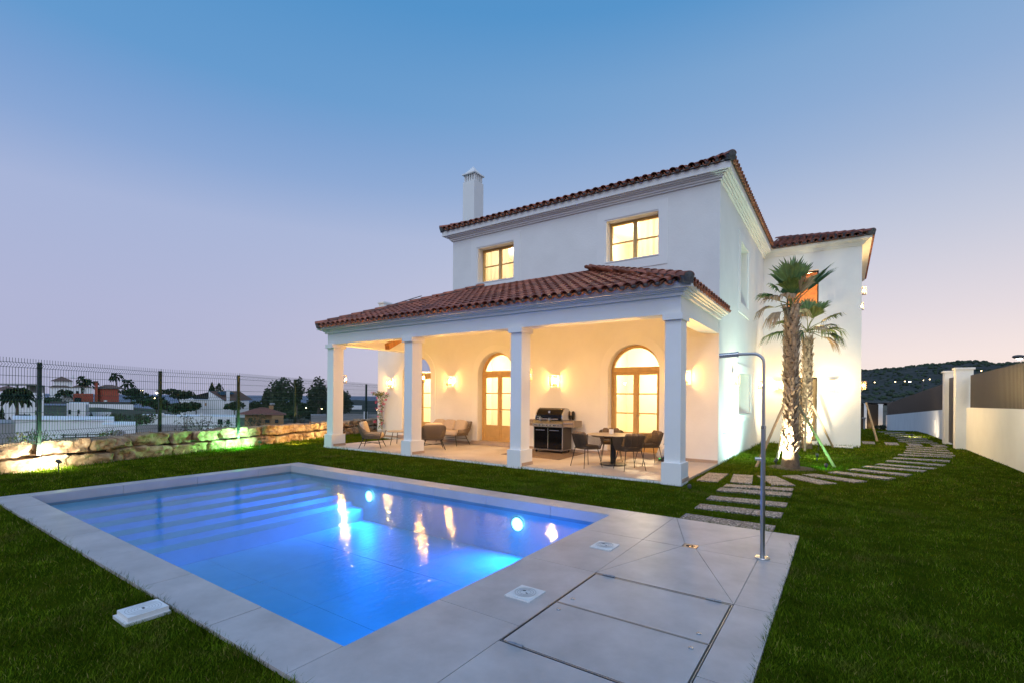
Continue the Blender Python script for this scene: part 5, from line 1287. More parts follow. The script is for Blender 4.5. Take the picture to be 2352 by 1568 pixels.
palm(-.985,18.9,3.62,.125,.11,'farther fan palm with a thinner trunk partly behind the first',8,
 [('frondy',dv(.85,.62,-.2),1.6,.95,.55),('frond',dv(.95,.25,.1),1.6,.75,.9),('frond',dv(.5,.9,.1),1.6,.7,.3),('frondy',dv(-.95,.38,-.2),1.75,.75,.8),('frond',dv(-1.05,.12,.1),1.8,.75,.9),('frondy',dv(0,.8,-.5),1.3,.7,.5),
  ('frondy',dv(-.55,.75,.1),1.5,.7,.6),('frondd',dv(.6,-.05,-.2),1.1,.5,1.3),('frondd',dv(-.5,.0,-.2),1.0,.5,1.3),('frond',dv(.1,1,.2),1.5,.65,.2),('frondd',dv(.15,.25,-.5),1.0,.5,1.3),('frondy',dv(1.0,.45,.4),1.6,.8,.8),('frond',dv(.75,.05,-.4),1.3,.6,1.2),('frond',dv(-.75,.1,-.4),1.3,.6,1.2)],.30)
tag(MB().lathe([(.52,-.06),(.50,-.028),(.30,-.015),(.0,-.01)],22,(-1.0,13.25,0)).build('planting_soil',M['soil']),kind='structure')
SK=[((-1.71,12.87),(-1.10,13.22,1.62),'timber stake leaning left against the nearer palm, close behind the shower pole'),((-1.45,14.75),(-1.08,13.42,1.55),'timber stake behind the nearer palm, in its shade'),((-.14,14.08),(-.90,13.38,1.52),'timber stake leaning right against the nearer palm'),
    ((-.98,17.9),(-.99,18.78,1.62),'timber stake in front of the farther palm'),((-.25,19.9),(-.88,18.98,1.52),'timber stake right of the farther palm near the wing wall')]
for i,(f,tp,lab) in enumerate(SK):
    o=MB().tube([(f[0],f[1],-.06),tp],[.034,.030],10).build('timber_stake',M['stake'],org=(f[0],f[1],-.05)); smooth_angle(o); tag(o,lab,'stake','stakes bracing the palms')
tag(MB().tube([(1.15,24.0,-.06),(.80,24.6,1.5)],[.04,.035],10).build('timber_stake',M['stake']),'lone timber stake leaning at the outer corner of the wing','stake')
# flat white lid in the grass at the wing corner
tag(MB().box(-.30,.30,19.95,20.30,-.04,.0).build('ground_lid',M['whitem']),'flat pale lid in the grass at the foot of the wing corner','ground lid')
# ================================================================== garden spotlights
def spot(x,y,aim,lab,gr='garden spotlights',h=.16,col=(1,1,1),e=30,ang=80,blend=.6,glow=20,gc=None,body='asph'):
    t=thing('garden_spotlight',(x,y,-.05),lab,'spotlight',gr)
    p=Vector((x,y,h)); d=(Vector(aim)-p).normalized()
    MB().tube([(x,y,-.06),(x,y,h-.02)],.010,6).build('spike',M[body],t); smooth_angle(MB().tube([p-d*.06,p+d*.035],[.028,.040],14).build('lamp_body',M[body],t))
    q=p+d*.036; e1=d.orthogonal().normalized(); e2=d.cross(e1)
    MB().add([q+e1*.034*math.cos(a)+e2*.034*math.sin(a) for a in [2*PI*k/16 for k in range(16)]],[tuple(range(16))]).build('lens',emis('spot_lens',gc or col,glow,False),t)
    MB().tube([(x+.01,y,h-.04),(x-.02,y-.03,.06),(x-.03,y-.02,-.05)],.004,5).build('cable',M['black'],t)
    lamp('spot_lamp','SPOT',p+d*.05,e,col,parent=t,aim=tuple(Vector(aim)),spot_size=math.radians(ang),spot_blend=blend,shadow_soft_size=.03 if h>.13 else .14)
    return t
CWR=(1,.86,.60)
spot(-13.22,2.88,(-13.88,2.75,.32),'garden spotlight shining cream light on the stone wall at the left',col=(1,.93,.74),e=290,ang=120,blend=.9,h=.20)
lamp('spot_fill','POINT',(-13.45,3.0,.16),10,(.8,1,.35),shadow_soft_size=.05)
spot(-14.62,7.75,(-15.55,7.3,.30),'garden spotlight glowing green at the foot of the stone wall',col=(.40,1,.60),e=300,ang=110,blend=.9,h=.16,glow=60,gc=(.6,1,.85))
lamp('spot_lamp','SPOT',(-14.45,7.6,.15),200,(.25,1,.35),aim=(-15.0,5.2,.35),spot_size=math.radians(75),spot_blend=.8,shadow_soft_size=.03)
lamp('spot_fill','POINT',(-14.75,7.2,.16),30,(.02,1,.06),shadow_soft_size=.05)
spot(-15.6,11.4,(-16.9,10.3,.3),'garden spotlight behind the first pillar by the stone wall',col=(1,.72,.30),e=150,ang=130,blend=1,h=.30,glow=30)
lamp('spot_lamp','SPOT',(-14.6,8.9,.15),120,(1,.60,.20),aim=(-16.4,10.2,.3),spot_size=math.radians(120),spot_blend=1,shadow_soft_size=.04)
spot(-1.28,12.86,(-1.02,13.22,.55),'garden spotlight at the front foot of the nearer palm',col=CWR,e=420,ang=100,blend=.7,h=.17)
spot(-.62,18.3,(-.95,18.8,.7),'garden spotlight at the foot of the farther palm',col=CWR,e=420,ang=110,blend=.8,h=.2)
MINT=(.66,1,.84)
spot(-.95,14.6,(-2.5,14.4,1.7),'garden spotlight washing the side wall with pale mint light',col=MINT,e=700,ang=150,blend=1,h=.12)
spot(-.55,15.2,(-.9,20.5,2.2),'garden spotlight on the grass facing the wing wall',col=(.80,1,.80),e=95,ang=125,blend=1,h=.12)
spot(-.30,13.15,(-.35,14.5,.7),'small green garden spotlight on the grass right of the nearer palm',col=(.25,1,.35),e=60,ang=130,blend=1,h=.10)
spot(2.5,27.2,(3.4,30.4,.6),'garden spotlight lighting the white boundary wall by the gate',col=(1,.80,.55),e=170,ang=120,blend=1,h=.1)
tag(MB().sup((-2.29,9.07,.0),.07,.07,.09,.8,.8).build('garden_bollard_lamp',M['asph']),'tiny dark lamp stub in the grass beside the right-hand pillar','garden light')

# ================================================================== boundary wall on the right
def base_z(y): return -.05-1.15*sst(30,56,y)
bw=thing('boundary_wall',(3.5,20,0),'long white boundary wall topped by dark vertical slats','wall')
def wseg(y0,y1,zt0,zt1,x=3.45):
    mb=MB(); n=max(1,int((y1-y0)/3))
    for k in range(n):
        a=y0+(y1-y0)*k/n; b=y0+(y1-y0)*(k+1)/n; za=zt0+(zt1-zt0)*k/n; zb=zt0+(zt1-zt0)*(k+1)/n
        mb.add([(x,a,base_z(a)-.4),(x,b,base_z(b)-.4),(x,b,zb),(x,a,za),(x+.22,a,base_z(a)-.6),(x+.22,b,base_z(b)-.6),(x+.22,b,zb),(x+.22,a,za)],[(3,2,1,0),(3,7,6,2),(4,5,6,7)])
    mb.add([(x,y0,base_z(y0)-.4),(x,y0,zt0),(x+.22,y0,zt0),(x+.22,y0,base_z(y0)-.6)],[(0,1,2,3)]); mb.build('wall_section',M['stucco'],bw)
wseg(2,22.1,1.52,1.375); wseg(24.75,58.5,1.29,.17)
PITCH=.115
def slats(y0,y1,zb0,zb1,zt0,zt1,single):
    n=int((y1-y0)/PITCH); tot=MB(); me=None
    for k in range(n):
        y=y0+k*PITCH; f=k/n; zb=zb0+(zb1-zb0)*f+.002; zt=zt0+(zt1-zt0)*f
        o=MB(); w=PITCH-.022
        vs=[(3.535,y,zb),(3.515,y+.012,zb),(3.515,y+w-.012,zb),(3.535,y+w,zb),(3.535,y,zt),(3.515,y+.012,zt),(3.515,y+w-.012,zt),(3.535,y+w,zt)]
        F=[(4,5,1,0),(5,6,2,1),(6,7,3,2),(4,7,6,5),(0,3,7,4)]
        if single: o.add(vs,F).build('slat',M['slat'],bw)
        else: tot.add(vs,F)
    if not single: tot.build('far_slats',M['slat'],bw,kind='stuff')
    b=MB(); b.add([(3.537,y0,zb0),(3.537,y1,zb1),(3.537,y1,zt1),(3.537,y0,zt0)],[(0,1,2,3)]); b.build('slat_backing',M['asph'],bw)
slats(10.0,22.05,1.465,1.377,2.60,2.452,True); slats(24.8,58.4,1.29,.175,2.40,1.26,False)
def pier(x0,x1,y0,y1,z0,z1,nm,par):
    p=MB().box(x0,x1,y0,y1,z0,z1-.06).build(nm,M['stucco'],par); MB().box(x0-.04,x1+.04,y0-.04,y1+.04,z1-.06,z1).build('pier_cap',M['trim'],p)
pier(3.18,3.62,22.1,22.52,-.4,2.73,'pier',bw); pier(3.18,3.62,24.30,24.74,-.4,2.73,'pier',bw)
MB().box(3.449,3.451,26,26.01,0,.1) 
MB().box(3.425,3.4495,28.6,29.5,.15,.75).build('meter_box',M['trim'],bw)
g=thing('garden_gate',(3.32,23.4,0),'narrow brown metal gate between the two white piers','gate')
MB().box(3.30,3.335,22.56,24.26,.05,2.45).build('gate_leaf',M['slat'],g); MB().box(3.27,3.30,22.54,22.60,.4,.5).box(3.27,3.30,22.54,22.60,1.2,1.32).box(3.27,3.30,22.54,22.60,2.1,2.2).build('hinge',M['black'],g)
# far entrance gate
eg=thing('entrance_gate',(2.4,59,-1.2),'distant dark entrance gate between white piers beyond the lawn crest','gate')
MB().box(1.99,2.88,59,59.06,-1.2,1.18).build('gate_leaf',M['slat'],eg); pier(1.76,1.97,58.9,59.2,-1.4,1.27,'pier',eg); pier(2.89,3.22,58.8,59.2,-1.4,1.24,'pier',eg)
MB().box(.2,1.74,59,59.1,-1.4,1.1).build('side_panel',M['slat'],eg)
lamp('gate_lamp','POINT',(2.3,58.2,-.9),22,(1,.6,.22),shadow_soft_size=.1)
t=thing('letterbox_post',(1.75,55,-1.2),'grey entry post with letterbox near the distant gate','letterbox'); MB().box(1.60,1.74,55,55.1,-1.3,-.1).build('post',M['villgrey'],t); MB().box(1.50,1.80,54.8,55.2,-.1,.0).build('box',M['villgrey'],t)
fb=MB(); blobcluster(fb,(3.0,57.5,-.95),(.45,.4,.2),160,5,.7,.09); tag(fb.build('flower_bush',M['dgreen2']),'small bush at the foot of the far gate pier','bush')
# street lamps beyond the wall
M['streetglow']=emis('street_lamp_glow',(1,.92,.7),22,False)
def street(x,y,z,armdir,L,lab,base=-2):
    t=thing('street_lamp',(x,y,base),lab,'street lamp','street lamps behind the boundary wall'); a=Vector(armdir).normalized()
    MB().tube([(x,y,base),(x,y,z+.25)],.07,8).build('post',M['asph'],t); e=Vector((x,y,z))+a*L; MB().tube([(x,y,z),e],.03,6).build('arm',M['asph'],t)
    m=Matrix((a,Vector((-a.y,a.x,0)),Vector((0,0,1)))).transposed().to_4x4(); m.translation=e+a*.3
    hd=MB(); hd.sup(None,.72,.26,.22,1,1,18,10,M=m); o=hd.build('lamp_head',M['asph'],t,smooth=True)
    m2=m.copy(); m2.translation=e+a*.3+Vector((0,0,-.05)); MB().sup(None,.42,.2,.16,1,1,12,8,M=m2).build('diffuser',M['streetglow'],t)
street(8.6,36.2,3.90,(-.82,-.57,0),1.0,'street lamp head poking in at the right edge of the picture')
street(8.19,78.4,4.02,(-.82,-.57,0),1.3,'street lamp standing beyond the slatted wall against the hill')

# ================================================================== village on the slope to the left
def VX(L,D,z,k): return Vector(vill(L,D,z,k))
def vbox(mb,L0,L1,D0,D1,z0,z1,k=1.5):
    q=D1/D0
    P=[VX(L,D,z,k) for L,D,z in ((L0,D0,z0),(L1,D0,z0),(L1*q,D1,z0),(L0*q,D1,z0),(L0,D0,z1),(L1,D0,z1),(L1*q,D1,z1),(L0*q,D1,z1))]
    mb.add(P,[(0,3,2,1),(4,5,6,7),(0,1,5,4),(1,2,6,5),(2,3,7,6),(3,0,4,7)]); return mb
def house(name,L,D,z,lab,k=1.5,cat='house'): return thing(name,VX(L,D,z,k),lab,cat)
def wins(t,lst,D,k,m='darkwin',d=.08):
    for L0,L1,z0,z1 in lst: vbox(MB(),L0,L1,D-d,D-.01,z0,z1,k).build('window',M[m],t)
def hiproof(t,L0,L1,D0,D1,z0,z1,m,k=1.5,rl=.35,ov=.3,name='roof'):
    a,b=L0-ov,L1+ov; c,d=D0-ov,D1+ov; mid=(c+d)/2; q=min((b-a)/2,(d-c)/2)*(1-rl)+ (b-a)/2*rl*0
    hw=min((b-a)/2,(d-c)/2)
    e=d/c; g=mid/c; P=[VX(*p,k) for p in ((a,c,z0),(b,c,z0),(b*e,d,z0),(a*e,d,z0),((a+hw)*g,mid,z1),((b-hw)*g,mid,z1))]
    MB().add(P,[(0,1,5,4),(1,2,5),(2,3,4,5),(3,0,4),(3,2,1,0)]).build(name,M[m],t)
# white cubic villa at the far left with its long wing
t=house('white_block_house',-71,70,-2.7,'big white cubic house at the left edge behind the mesh fence'); k=1.5
w_=vbox(MB(),-74.6,-68.04,70,77,-4.5,1.6); vbox(w_,-76,-72.2,72,77,1.6,1.78); w_.build('wall',M['villwhite'],t)
vbox(MB(),-68.03,-64.99,74,79,-4.5,.1).build('wing_wall',M['villwhite'],t)
hiproof(t,-78,-72.3,72,77,1.78,2.6,'villroof')
wins(t,[(-70.45,-70.13,-.54,.9),(-71.24,-70.94,-.49,.29),(-69.25,-68.95,-.46,.86),(-69.25,-68.95,-1.6,-.95),(-72.1,-70.3,-1.75,-1.55)],70,k)
wins(t,[(-67.56,-67.23,-1.57,-.94),(-66.23,-65.92,-1.49,-.92)],74,k)
t=house('white_annex',-70,74.5,-2.4,'low white annex with four small windows left of the red house'); vbox(MB(),-72.1,-68.2,73.9,74.0,-2.6,.02)
w_=vbox(MB(),-67.95,-65.0,73.5,73.9,-4.5,.08); w_.build('wall',M['villwhite'],t); wins(t,[(-67.6,-67.25,-1.6,-.95),(-66.25,-65.95,-1.5,-.92)],73.5,k)
t=house('concrete_frame',-115,115,1.6,'grey unfinished concrete frame house on the ridge at far left')
vbox(MB(),-120.8,-110.6,113,118,3.4,3.7).build('roof_slab',M['villgrey'],t)
for L in (-119.5,-117.4,-114.6,-111.6): vbox(MB(),L,L+.5,114,114.5,-1,3.4).build('column',M['villgrey'],t)
vbox(MB(),-117,-112.5,116,117,-1,3.4).build('back_wall',M['villgrey'],t); vbox(MB(),-121,-110.8,113.5,118,-2,1.6).build('floor_slab',M['villgrey'],t)
t=house('tower_house',-136,148,.4,'white house with a square tower and dark tile roof on the ridge')
vbox(MB(),-142.8,-136.9,150,156,1,5.4).build('tower',M['villwhite'],t); hiproof(t,-142.8,-136.9,150,156,5.4,6.9,'villroof',ov=.5)
vbox(MB(),-141.19,-128.07,147,153,-1.5,3.35).build('wall',M['villwhite'],t); hiproof(t,-141.2,-134.3,147,150,3.35,3.95,'villroof',ov=.3); hiproof(t,-134.2,-128.1,147,152.5,3.4,4.5,'villroof',ov=.3)
wins(t,[(-135.2,-134.2,1.2,2.3),(-133.1,-132.2,1.5,2.3),(-131.5,-130.8,1.4,2.2)],147,k)
vbox(MB(),-139.0,-138.2,152,153,6.2,7.2).build('chimney',M['villwhite'],t)
t=house('red_house',-106,125,-.6,'terracotta red house with chimney and hipped roof on the ridge')
vbox(MB(),-107.8,-102.03,125,131,-2,2.8).build('wall',M['villred'],t); vbox(MB(),-113.01,-107.81,124,129,-2,1.5).build('terrace_wall',M['villred'],t)
vbox(MB(),-107.75,-106.87,124.3,125.0,-2,4.45).build('chimney',M['villred'],t); vbox(MB(),-108.0,-106.6,124.1,125.2,4.45,4.75).build('chimney_cap',M['villroof'],t)
hiproof(t,-108.3,-100.3,125,131,2.8,3.9,'villroof',ov=.4)
wins(t,[(-112.6,-110.9,-.7,.45)],124,k); wins(t,[(-105.9,-105.0,-.75,-.15)],125,k,'villwhite')
t=house('garden_wall',-96,110,-.8,'long dark garden fence below the red house',cat='wall'); vbox(MB(),-106.55,-86.29,110,110.3,-.85,-.3).build('fence_band',M['asph'],t); vbox(MB(),-96.5,-86.4,109.9,110.3,-2.2,-.86).build('wall',M['villwhite'],t)
t=house('street_wall',-68,80,-2.8,'white garden wall on the scrubby slope behind the annex',cat='wall'); vbox(MB(),-70.2,-66.54,80,80.3,-4,-1.5).build('wall',M['villwhite'],t)
t=house('low_white_building',-36,38,-1.5,'long low white flat-roofed building just below the garden fence')
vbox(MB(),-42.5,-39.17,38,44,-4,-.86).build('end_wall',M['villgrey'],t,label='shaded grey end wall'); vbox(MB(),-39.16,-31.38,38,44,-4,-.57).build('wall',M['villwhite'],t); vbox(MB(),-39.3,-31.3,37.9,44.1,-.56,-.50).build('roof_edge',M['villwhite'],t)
t=house('white_shed',-29,36,-1.5,'low white outbuilding with a grey door right of the long building')
vbox(MB(),-30.6,-28.12,36,40,-3.5,-.72).build('wall',M['villwhite'],t); vbox(MB(),-29.97,-28.9,35.93,35.99,-3,-1.2).build('door',M['villgrey'],t)
t=house('parapet_house',-39,60,-1.8,'white flat roofed house with stepped parapet beyond the fence')
w_=vbox(MB(),-46,-34.41,60,66,-4,-1.18); vbox(w_,-46,-41.8,60,60.4,-1.17,-1.04); vbox(w_,-38.9,-37.4,60,60.4,-1.17,-1.02); w_.build('wall',M['villwhite'],t)
for L in (-43.6,-41.2,-38.8): vbox(MB(),L,L+.35,59.9,60.3,-1.1,-.78).build('chimney',M['villwhite'],t)
wins(t,[(-36.6,-36.0,-2.1,-1.5),(-35.5,-35.1,-2.1,-1.5)],60,k)
t=house('grey_garden_wall',-24,36,-1.2,'long pale grey rendered wall below the stone blocks',cat='wall'); vbox(MB(),-28,-21.66,36,36.2,-3.5,-.72).build('wall',M['villgrey'],t)
vbox(MB(),-23.1,-22.0,35.93,35.99,-1.35,-.82).build('panel',M['villwhite'],t)
mb=MB()
for i,(a,b,c,d) in enumerate(((-22.85,-1.05,-22.6,-.95),(-22.6,-.95,-22.4,-1.08),(-22.7,-1.1,-22.45,-1.2),(-22.4,-1.1,-22.25,-.98))): mb.tube([VX(a,35.9,b,k),VX(c,35.9,d,k)],.02,5)
mb.build('red_lettering',M['villred'],t)
t=house('modern_house',-64,105,-1.5,'modern white house with a long sloping tiled roof and tall white chimney')
w_=vbox(MB(),-73.34,-69.8,106,110,-3.5,.65); vbox(w_,-69.78,-66.2,105.5,110,-3.5,.45); w_.build('wall',M['villwhite'],t)
P=[VX(*p,k) for p in ((-66.2,105,-3.5),(-62.66,105,-3.5),(-62.66,105,.1),(-66.2,105,2.3),(-66.2,112,-3.5),(-62.66,112,-3.5),(-62.66,112,.1),(-66.2,112,2.3))]
MB().add(P,[(0,1,2,3),(7,6,5,4),(1,5,6,2),(0,3,7,4)]).build('gable_wall',M['villwhite'],t)
P=[VX(*p,k) for p in ((-66.1,105.2,2.28),(-62.6,105.2,.12),(-60.2,112,.4),(-63.4,112,2.4))]; MB().add(P,[(0,1,2,3)]).build('roof',M['villroof'],t)
P=[VX(*p,k) for p in ((-65.0,105.9,2.0),(-63.8,105.6,1.3),(-62.6,109,1.6),(-63.8,109,2.2))]; MB().add([p+Vector((0,0,.25)) for p in P],[(0,1,2,3)]).build('solar_panel',M['darkwin'],t)
P=[VX(*p,k) for p in ((-62.66,105,.1),(-59.0,108,.2),(-59,108,-3.5),(-62.66,105,-3.5),(-61.8,106,2.0))]; MB().add(P,[(0,1,2,3)]).build('lean_wall',M['villwhite'],t)
vbox(MB(),-61.8,-61.1,104.2,104.9,-.3,2.65).build('chimney',M['villwhite'],t)
P=[VX(*p,k) for p in ((-69.7,105.3,1.3),(-66.3,105.3,2.1),(-66.3,105.3,.55),(-69.7,105.3,.55))]; MB().add(P,[(0,1,2,3)]).build('glazed_gable',M['darkwin'],t)
wins(t,[(-67.2,-66.9,-.9,-.3)],105.5,k,'villtan')
t=house('tan_pavilion',-30,58,-2,'ochre house with a red pyramid tile roof and crowned chimney')
vbox(MB(),-32.4,-28.71,58.4,62,-4,-.82).build('wall',M['villtan'],t); vbox(MB(),-28.7,-27.3,57.6,61,-4,-.86).build('bay_wall',M['villtan'],t)
hiproof(t,-32.5,-27.3,58,62.5,-.80,.03,'villroofr',ov=.25)
vbox(MB(),-30.3,-29.7,60,60.6,-.2,.25).build('chimney',M['villtan'],t); mb=MB(); mb.sup(VX(-30,60.3,.42,k),1.0,.9,.5,.8,.8); mb.build('chimney_crown',M['villgrey'],t)
wins(t,[(-31.9,-31.4,-1.7,-1.25),(-29.9,-29.35,-1.8,-1.42)],58.4,k); wins(t,[(-28.3,-27.9,-1.75,-1.35)],57.6,k)
t=house('right_grey_shed',-16,40,-.5,'small pale shed behind the last fence bay before the porch'); vbox(MB(),-16.7,-15.4,40,42,-2.5,-.05).build('wall',M['villgrey'],t)
t=house('road_parapet',-13,40,-.5,'pale parapet wall seen under the porch beyond the fence',cat='wall'); vbox(MB(),-15.2,-10.2,41,41.2,-2.5,.03).build('wall',M['villgrey'],t); vbox(MB(),-12.53,-12.2,40.7,40.99,-.6,.25).build('cabinet',M['villwhite'],t)
t=house('far_white_hall',-60,180,-2.5,'distant white hall lit on the dark hillside under the porch',k=1.5); vbox(MB(),-63.7,-56.1,180,186,-3.6,-2.2).build('wall',M['villwhite'],t)
# wooded hill in the left distance
mb=MB(); NXh,NYh=60,10
for j in range(NYh):
    t_=j/(NYh-1); D=330+260*t_
    for i in range(NXh):
        q=i/(NXh-1); a=-.62+.62*q; L=a*D; top=np.interp(a,[-.62,-.5,-.42,-.36,-.32,-.28,-.2,0],[-13,-10.5,-7.5,-5.2,-4.2,-3.9,-4.5,-8])
        z=-22+(top+22)*sst(0,.9,t_)+noise.noise(Vector((L*.05,D*.05,1)))*1.3
        mb.v.append(vill(L,D,z,1))
mb.f=[(j*NXh+i,j*NXh+i+1,(j+1)*NXh+i+1,(j+1)*NXh+i) for j in range(NYh-1) for i in range(NXh-1)]
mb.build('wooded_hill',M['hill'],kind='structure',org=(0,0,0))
# trees
def crowntree(L,D,z0,z1,w,lab,m='dgreen',k=1.5,seed=1,n=500,gr='trees in the village',trunk=True,lobes=4,name='tree',size=.42):
    t=thing(name,VX(L,D,z0,k),lab,'tree',gr); b=VX(L,D,z0-.4,k); c=VX(L,D,z0+(z1-z0)*.62,k); H=(z1-z0)*k; W_=w*k/2; rr=random.Random(seed)
    mb=MB(); mb.tube([b,(b+c)/2+Vector((rr.uniform(-.2,.2)*W_,0,0)),c],[.05*H,.035*H,.02*H],7)
    for _ in range(4): mb.tube([b.lerp(c,rr.uniform(.5,.85)),c+Vector((rr.uniform(-1,1)*W_*.6,rr.uniform(-1,1)*W_*.5,rr.uniform(-.05,.3)*H))],[.02*H,.008*H],5)
    mb.build('trunk',M['bark'],t)
    mb=MB()
    for q in range(lobes):
        cc=c+Vector((rr.uniform(-.55,.55)*W_,rr.uniform(-.4,.4)*W_,rr.uniform(-.18,.18)*H)); s_=rr.uniform(.45,.65)
        blobcluster(mb,cc,(W_*s_,W_*s_,H*.24*rr.uniform(.8,1.2)),n//lobes,seed*9+q,.8,size)
    mb.build('crown',M[m],t); return t
def cone(L,D,z0,z1,w,lab,k=1.5,seed=1,gr='small cypresses in the village gardens',n=120,name='cypress'):
    t=thing(name,VX(L,D,z0,k),lab,'tree',gr); b=VX(L,D,z0,k); H=(z1-z0)*k; rr=random.Random(seed)
    MB().tube([b-Vector((0,0,.5)),b+Vector((0,0,H*.6))],H*.02,5).build('trunk',M['bark'],t)
    mb=MB()
    for _ in range(n):
        h=rr.random()**1.3; r=(1-h)**.8*w*k/2*rr.uniform(.3,1); a=rr.uniform(0,6.28); q=b+Vector((r*math.cos(a),r*math.sin(a),h*H)); s_=H*.05*rr.uniform(.7,1.3)
        mb.add([q+Vector((-s_,0,-s_)),q+Vector((s_,0,-s_*.8)),q+Vector((0,s_*.5,s_*1.6))],[(0,1,2)]); mb.add([q+Vector((0,-s_,-s_)),q+Vector((0,s_,-s_)),q+Vector((0,0,s_*1.5))],[(0,1,2)])
    mb.build('crown',M['dgreen'],t)
for i,(L,D,z0,z1,w,lab) in enumerate(((-69.9,66,-2.55,-.45,.9,'tallest garden cypress at the left edge'),(-68.85,66,-2.5,-1.75,.7,'small cypress left of the big palm trunk'),(-67.2,66,-2.5,-1.7,.7,'small cypress right of the big palm trunk'),(-66.8,66,-2.45,-1.3,.5,'slim cypress right of the big palm'),(-66.15,66,-2.4,-1.3,.8,'broad cypress before the white block house'),(-65,66,-2.3,-1.5,1.1,'cypress behind the first fence post'),(-62.85,66,-2.2,-1.4,.6,'small cypress under the annex windows'),(-62.3,66,-2.2,-1.7,.6,'lowest bush-like cypress under the annex'),(-59.9,66,-2.1,-1.6,1.0,'round cypress bush below the annex end'),(-59.5,66,-2.1,-1.25,.5,'thin cypress below the annex end'),(-58.6,66,-2.05,-1.6,.9,'squat cypress beside the annex corner'),(-57.7,66,-2.0,-1.0,.7,'pointed cypress at the annex corner'))):
    cone(L,D,z0,z1,w,lab,seed=i+3)
cone(-81.05,130,1.5,4.75,2.2,'tall dark columnar cypress behind the modern white house',seed=31,gr='conifers on the skyline',n=420); cone(-79.2,130,1.5,4.6,4.2,'open conifer beside the tall cypress on the skyline',seed=32,gr='conifers on the skyline',n=260)
crowntree(-90.9,115,.0,2.9,7.5,'dark round tree beside the red house','dgreen',seed=41,n=700); crowntree(-86.5,112,-.6,1.0,8,'low dark trees right of the red house by the road','dgreen',seed=42,n=500)
crowntree(-69.0,100,.0,2.7,7.2,'dark broad tree left of the modern house','dgreen',seed=43,n=800); crowntree(-72.3,98,-2.6,1.2,8.0,'dark tree mass behind the second fence post','dgreen',seed=44,n=900); crowntree(-67.5,98,-3,-.1,6.5,'dark garden trees below the modern house terrace','dgreen',seed=45,n=700)
crowntree(-62.4,95,-2.6,.05,4.8,'umbrella shaped tree in front of the modern house','dgreen',seed=46,n=600); crowntree(-57.5,100,-2.6,.2,6,'dark tree at the right corner of the modern house','dgreen',seed=47,n=600)
crowntree(-34.1,45,-1.6,-.3,3.0,'round green shrub by the second fence post','dgreen2',seed=48,n=500,size=.12); crowntree(-35.6,45,-1.7,-.95,1.8,'small dark shrub left of the second fence post','dgreen2',seed=49,n=260,size=.10)
t=crowntree(-36.2,75,-2.6,4.0,4.2,'tall eucalyptus with rounded clumps left of the third fence post','dgreen2',seed=51,n=1500,lobes=9,name='eucalyptus',gr='eucalyptus trees beyond the fence',size=.34); crowntree(-34.2,76,-2.6,4.5,2.6,'narrow eucalyptus rising behind the fourth fence post','dgreen2',seed=52,n=900,lobes=6,name='eucalyptus',gr='eucalyptus trees beyond the fence',size=.34); crowntree(-38.2,75,-1.5,2.6,2.0,'lower left eucalyptus clump beyond the fence','dgreen2',seed=53,n=400,lobes=3,name='eucalyptus',gr='eucalyptus trees beyond the fence',size=.32)
crowntree(-34.2,85,-2.5,4.8,4.4,'eucalyptus beside the first porch pillar','dgreen2',seed=54,n=1500,lobes=8,name='eucalyptus',gr='eucalyptus trees beyond the fence',size=.34); crowntree(-29.6,85,-2.5,2.6,4.4,'spreading eucalyptus seen under the porch arch','dgreen2',seed=55,n=1000,lobes=7,name='eucalyptus',gr='eucalyptus trees beyond the fence',size=.32)
for i in range(16): crowntree(-62+i*1.35,112,-3.5,.1+.35*math.sin(i*1.7),3.2,['first','second','third','fourth','fifth','sixth','seventh','eighth','ninth','tenth','eleventh','twelfth','thirteenth','fourteenth','fifteenth','sixteenth'][i]+' dark tree of the far hedge row, counted from the modern white house',seed=60+i,n=420,lobes=3,gr='dark hedge row beyond the fence',name='hedge_tree')
for i in range(7): crowntree(-42.5+i*1.9,88,-3.4,-1.3+.1*math.sin(i),3.2,['leftmost','second','third','fourth','fifth','sixth','rightmost'][i]+' low dark tree of the row under the eucalyptus trees',seed=80+i,n=420,lobes=3,gr='dark low trees under the eucalyptus',name='hedge_tree')
# village palms
def smallpalm(L,D,z0,z1,r,lab,seed,k=1.5,dense=1):
    t=thing('village_palm',VX(L,D,z0,k),lab,'palm tree','palms in the village'); b=VX(L,D,z0-.3,k); c=VX(L,D,z1-.25*r,k); rr=random.Random(seed); R=r*k
    MB().tube([b,b.lerp(c,.5)+Vector((.05*R,0,0)),c],[.10*R+.05,.09*R,.08*R],8).build('trunk',M['bark'],t); mb=MB()
    for i in range(int(26*dense)):
        a=rr.uniform(0,6.28); el=rr.uniform(-.5,1.2); d=Vector((math.cos(a)*math.cos(el),math.sin(a)*math.cos(el),math.sin(el))); s_=d.cross(Vector((0,0,1))).normalized()
        p0=c; p1=c+d*R*.55; p2=c+d*R*.95+Vector((0,0,-.25*R)); p3=c+d*R*1.05+Vector((0,0,-.6*R)); w=.16*R
        mb.add([p0,p1+s_*w,p2+s_*w*.7,p3,p2-s_*w*.7,p1-s_*w],[(0,1,2,3,4,5)])
    mb.build('fronds',M['dgreen'],t)
smallpalm(-56.5,55,-1.9,1.75,1.45,'big dark fan palm in front of the white block house',1,dense=3.2)
smallpalm(-133.7,150,3.8,6.4,1.7,'small palm left of the tall ridge palm behind the tower house',2); smallpalm(-131.3,149,1.0,5.2,3.0,'wide palm between the tower house and the red chimney',3); smallpalm(-123.3,150,2.5,7.4,2.0,'tallest thin palm on the ridge above the red house',4); smallpalm(-119.7,150,2.5,5.3,2.2,'palm standing right of the red house roof',5)
smallpalm(-135.6,146,.5,2.0,2.4,'small palm at the foot of the tower house',6)
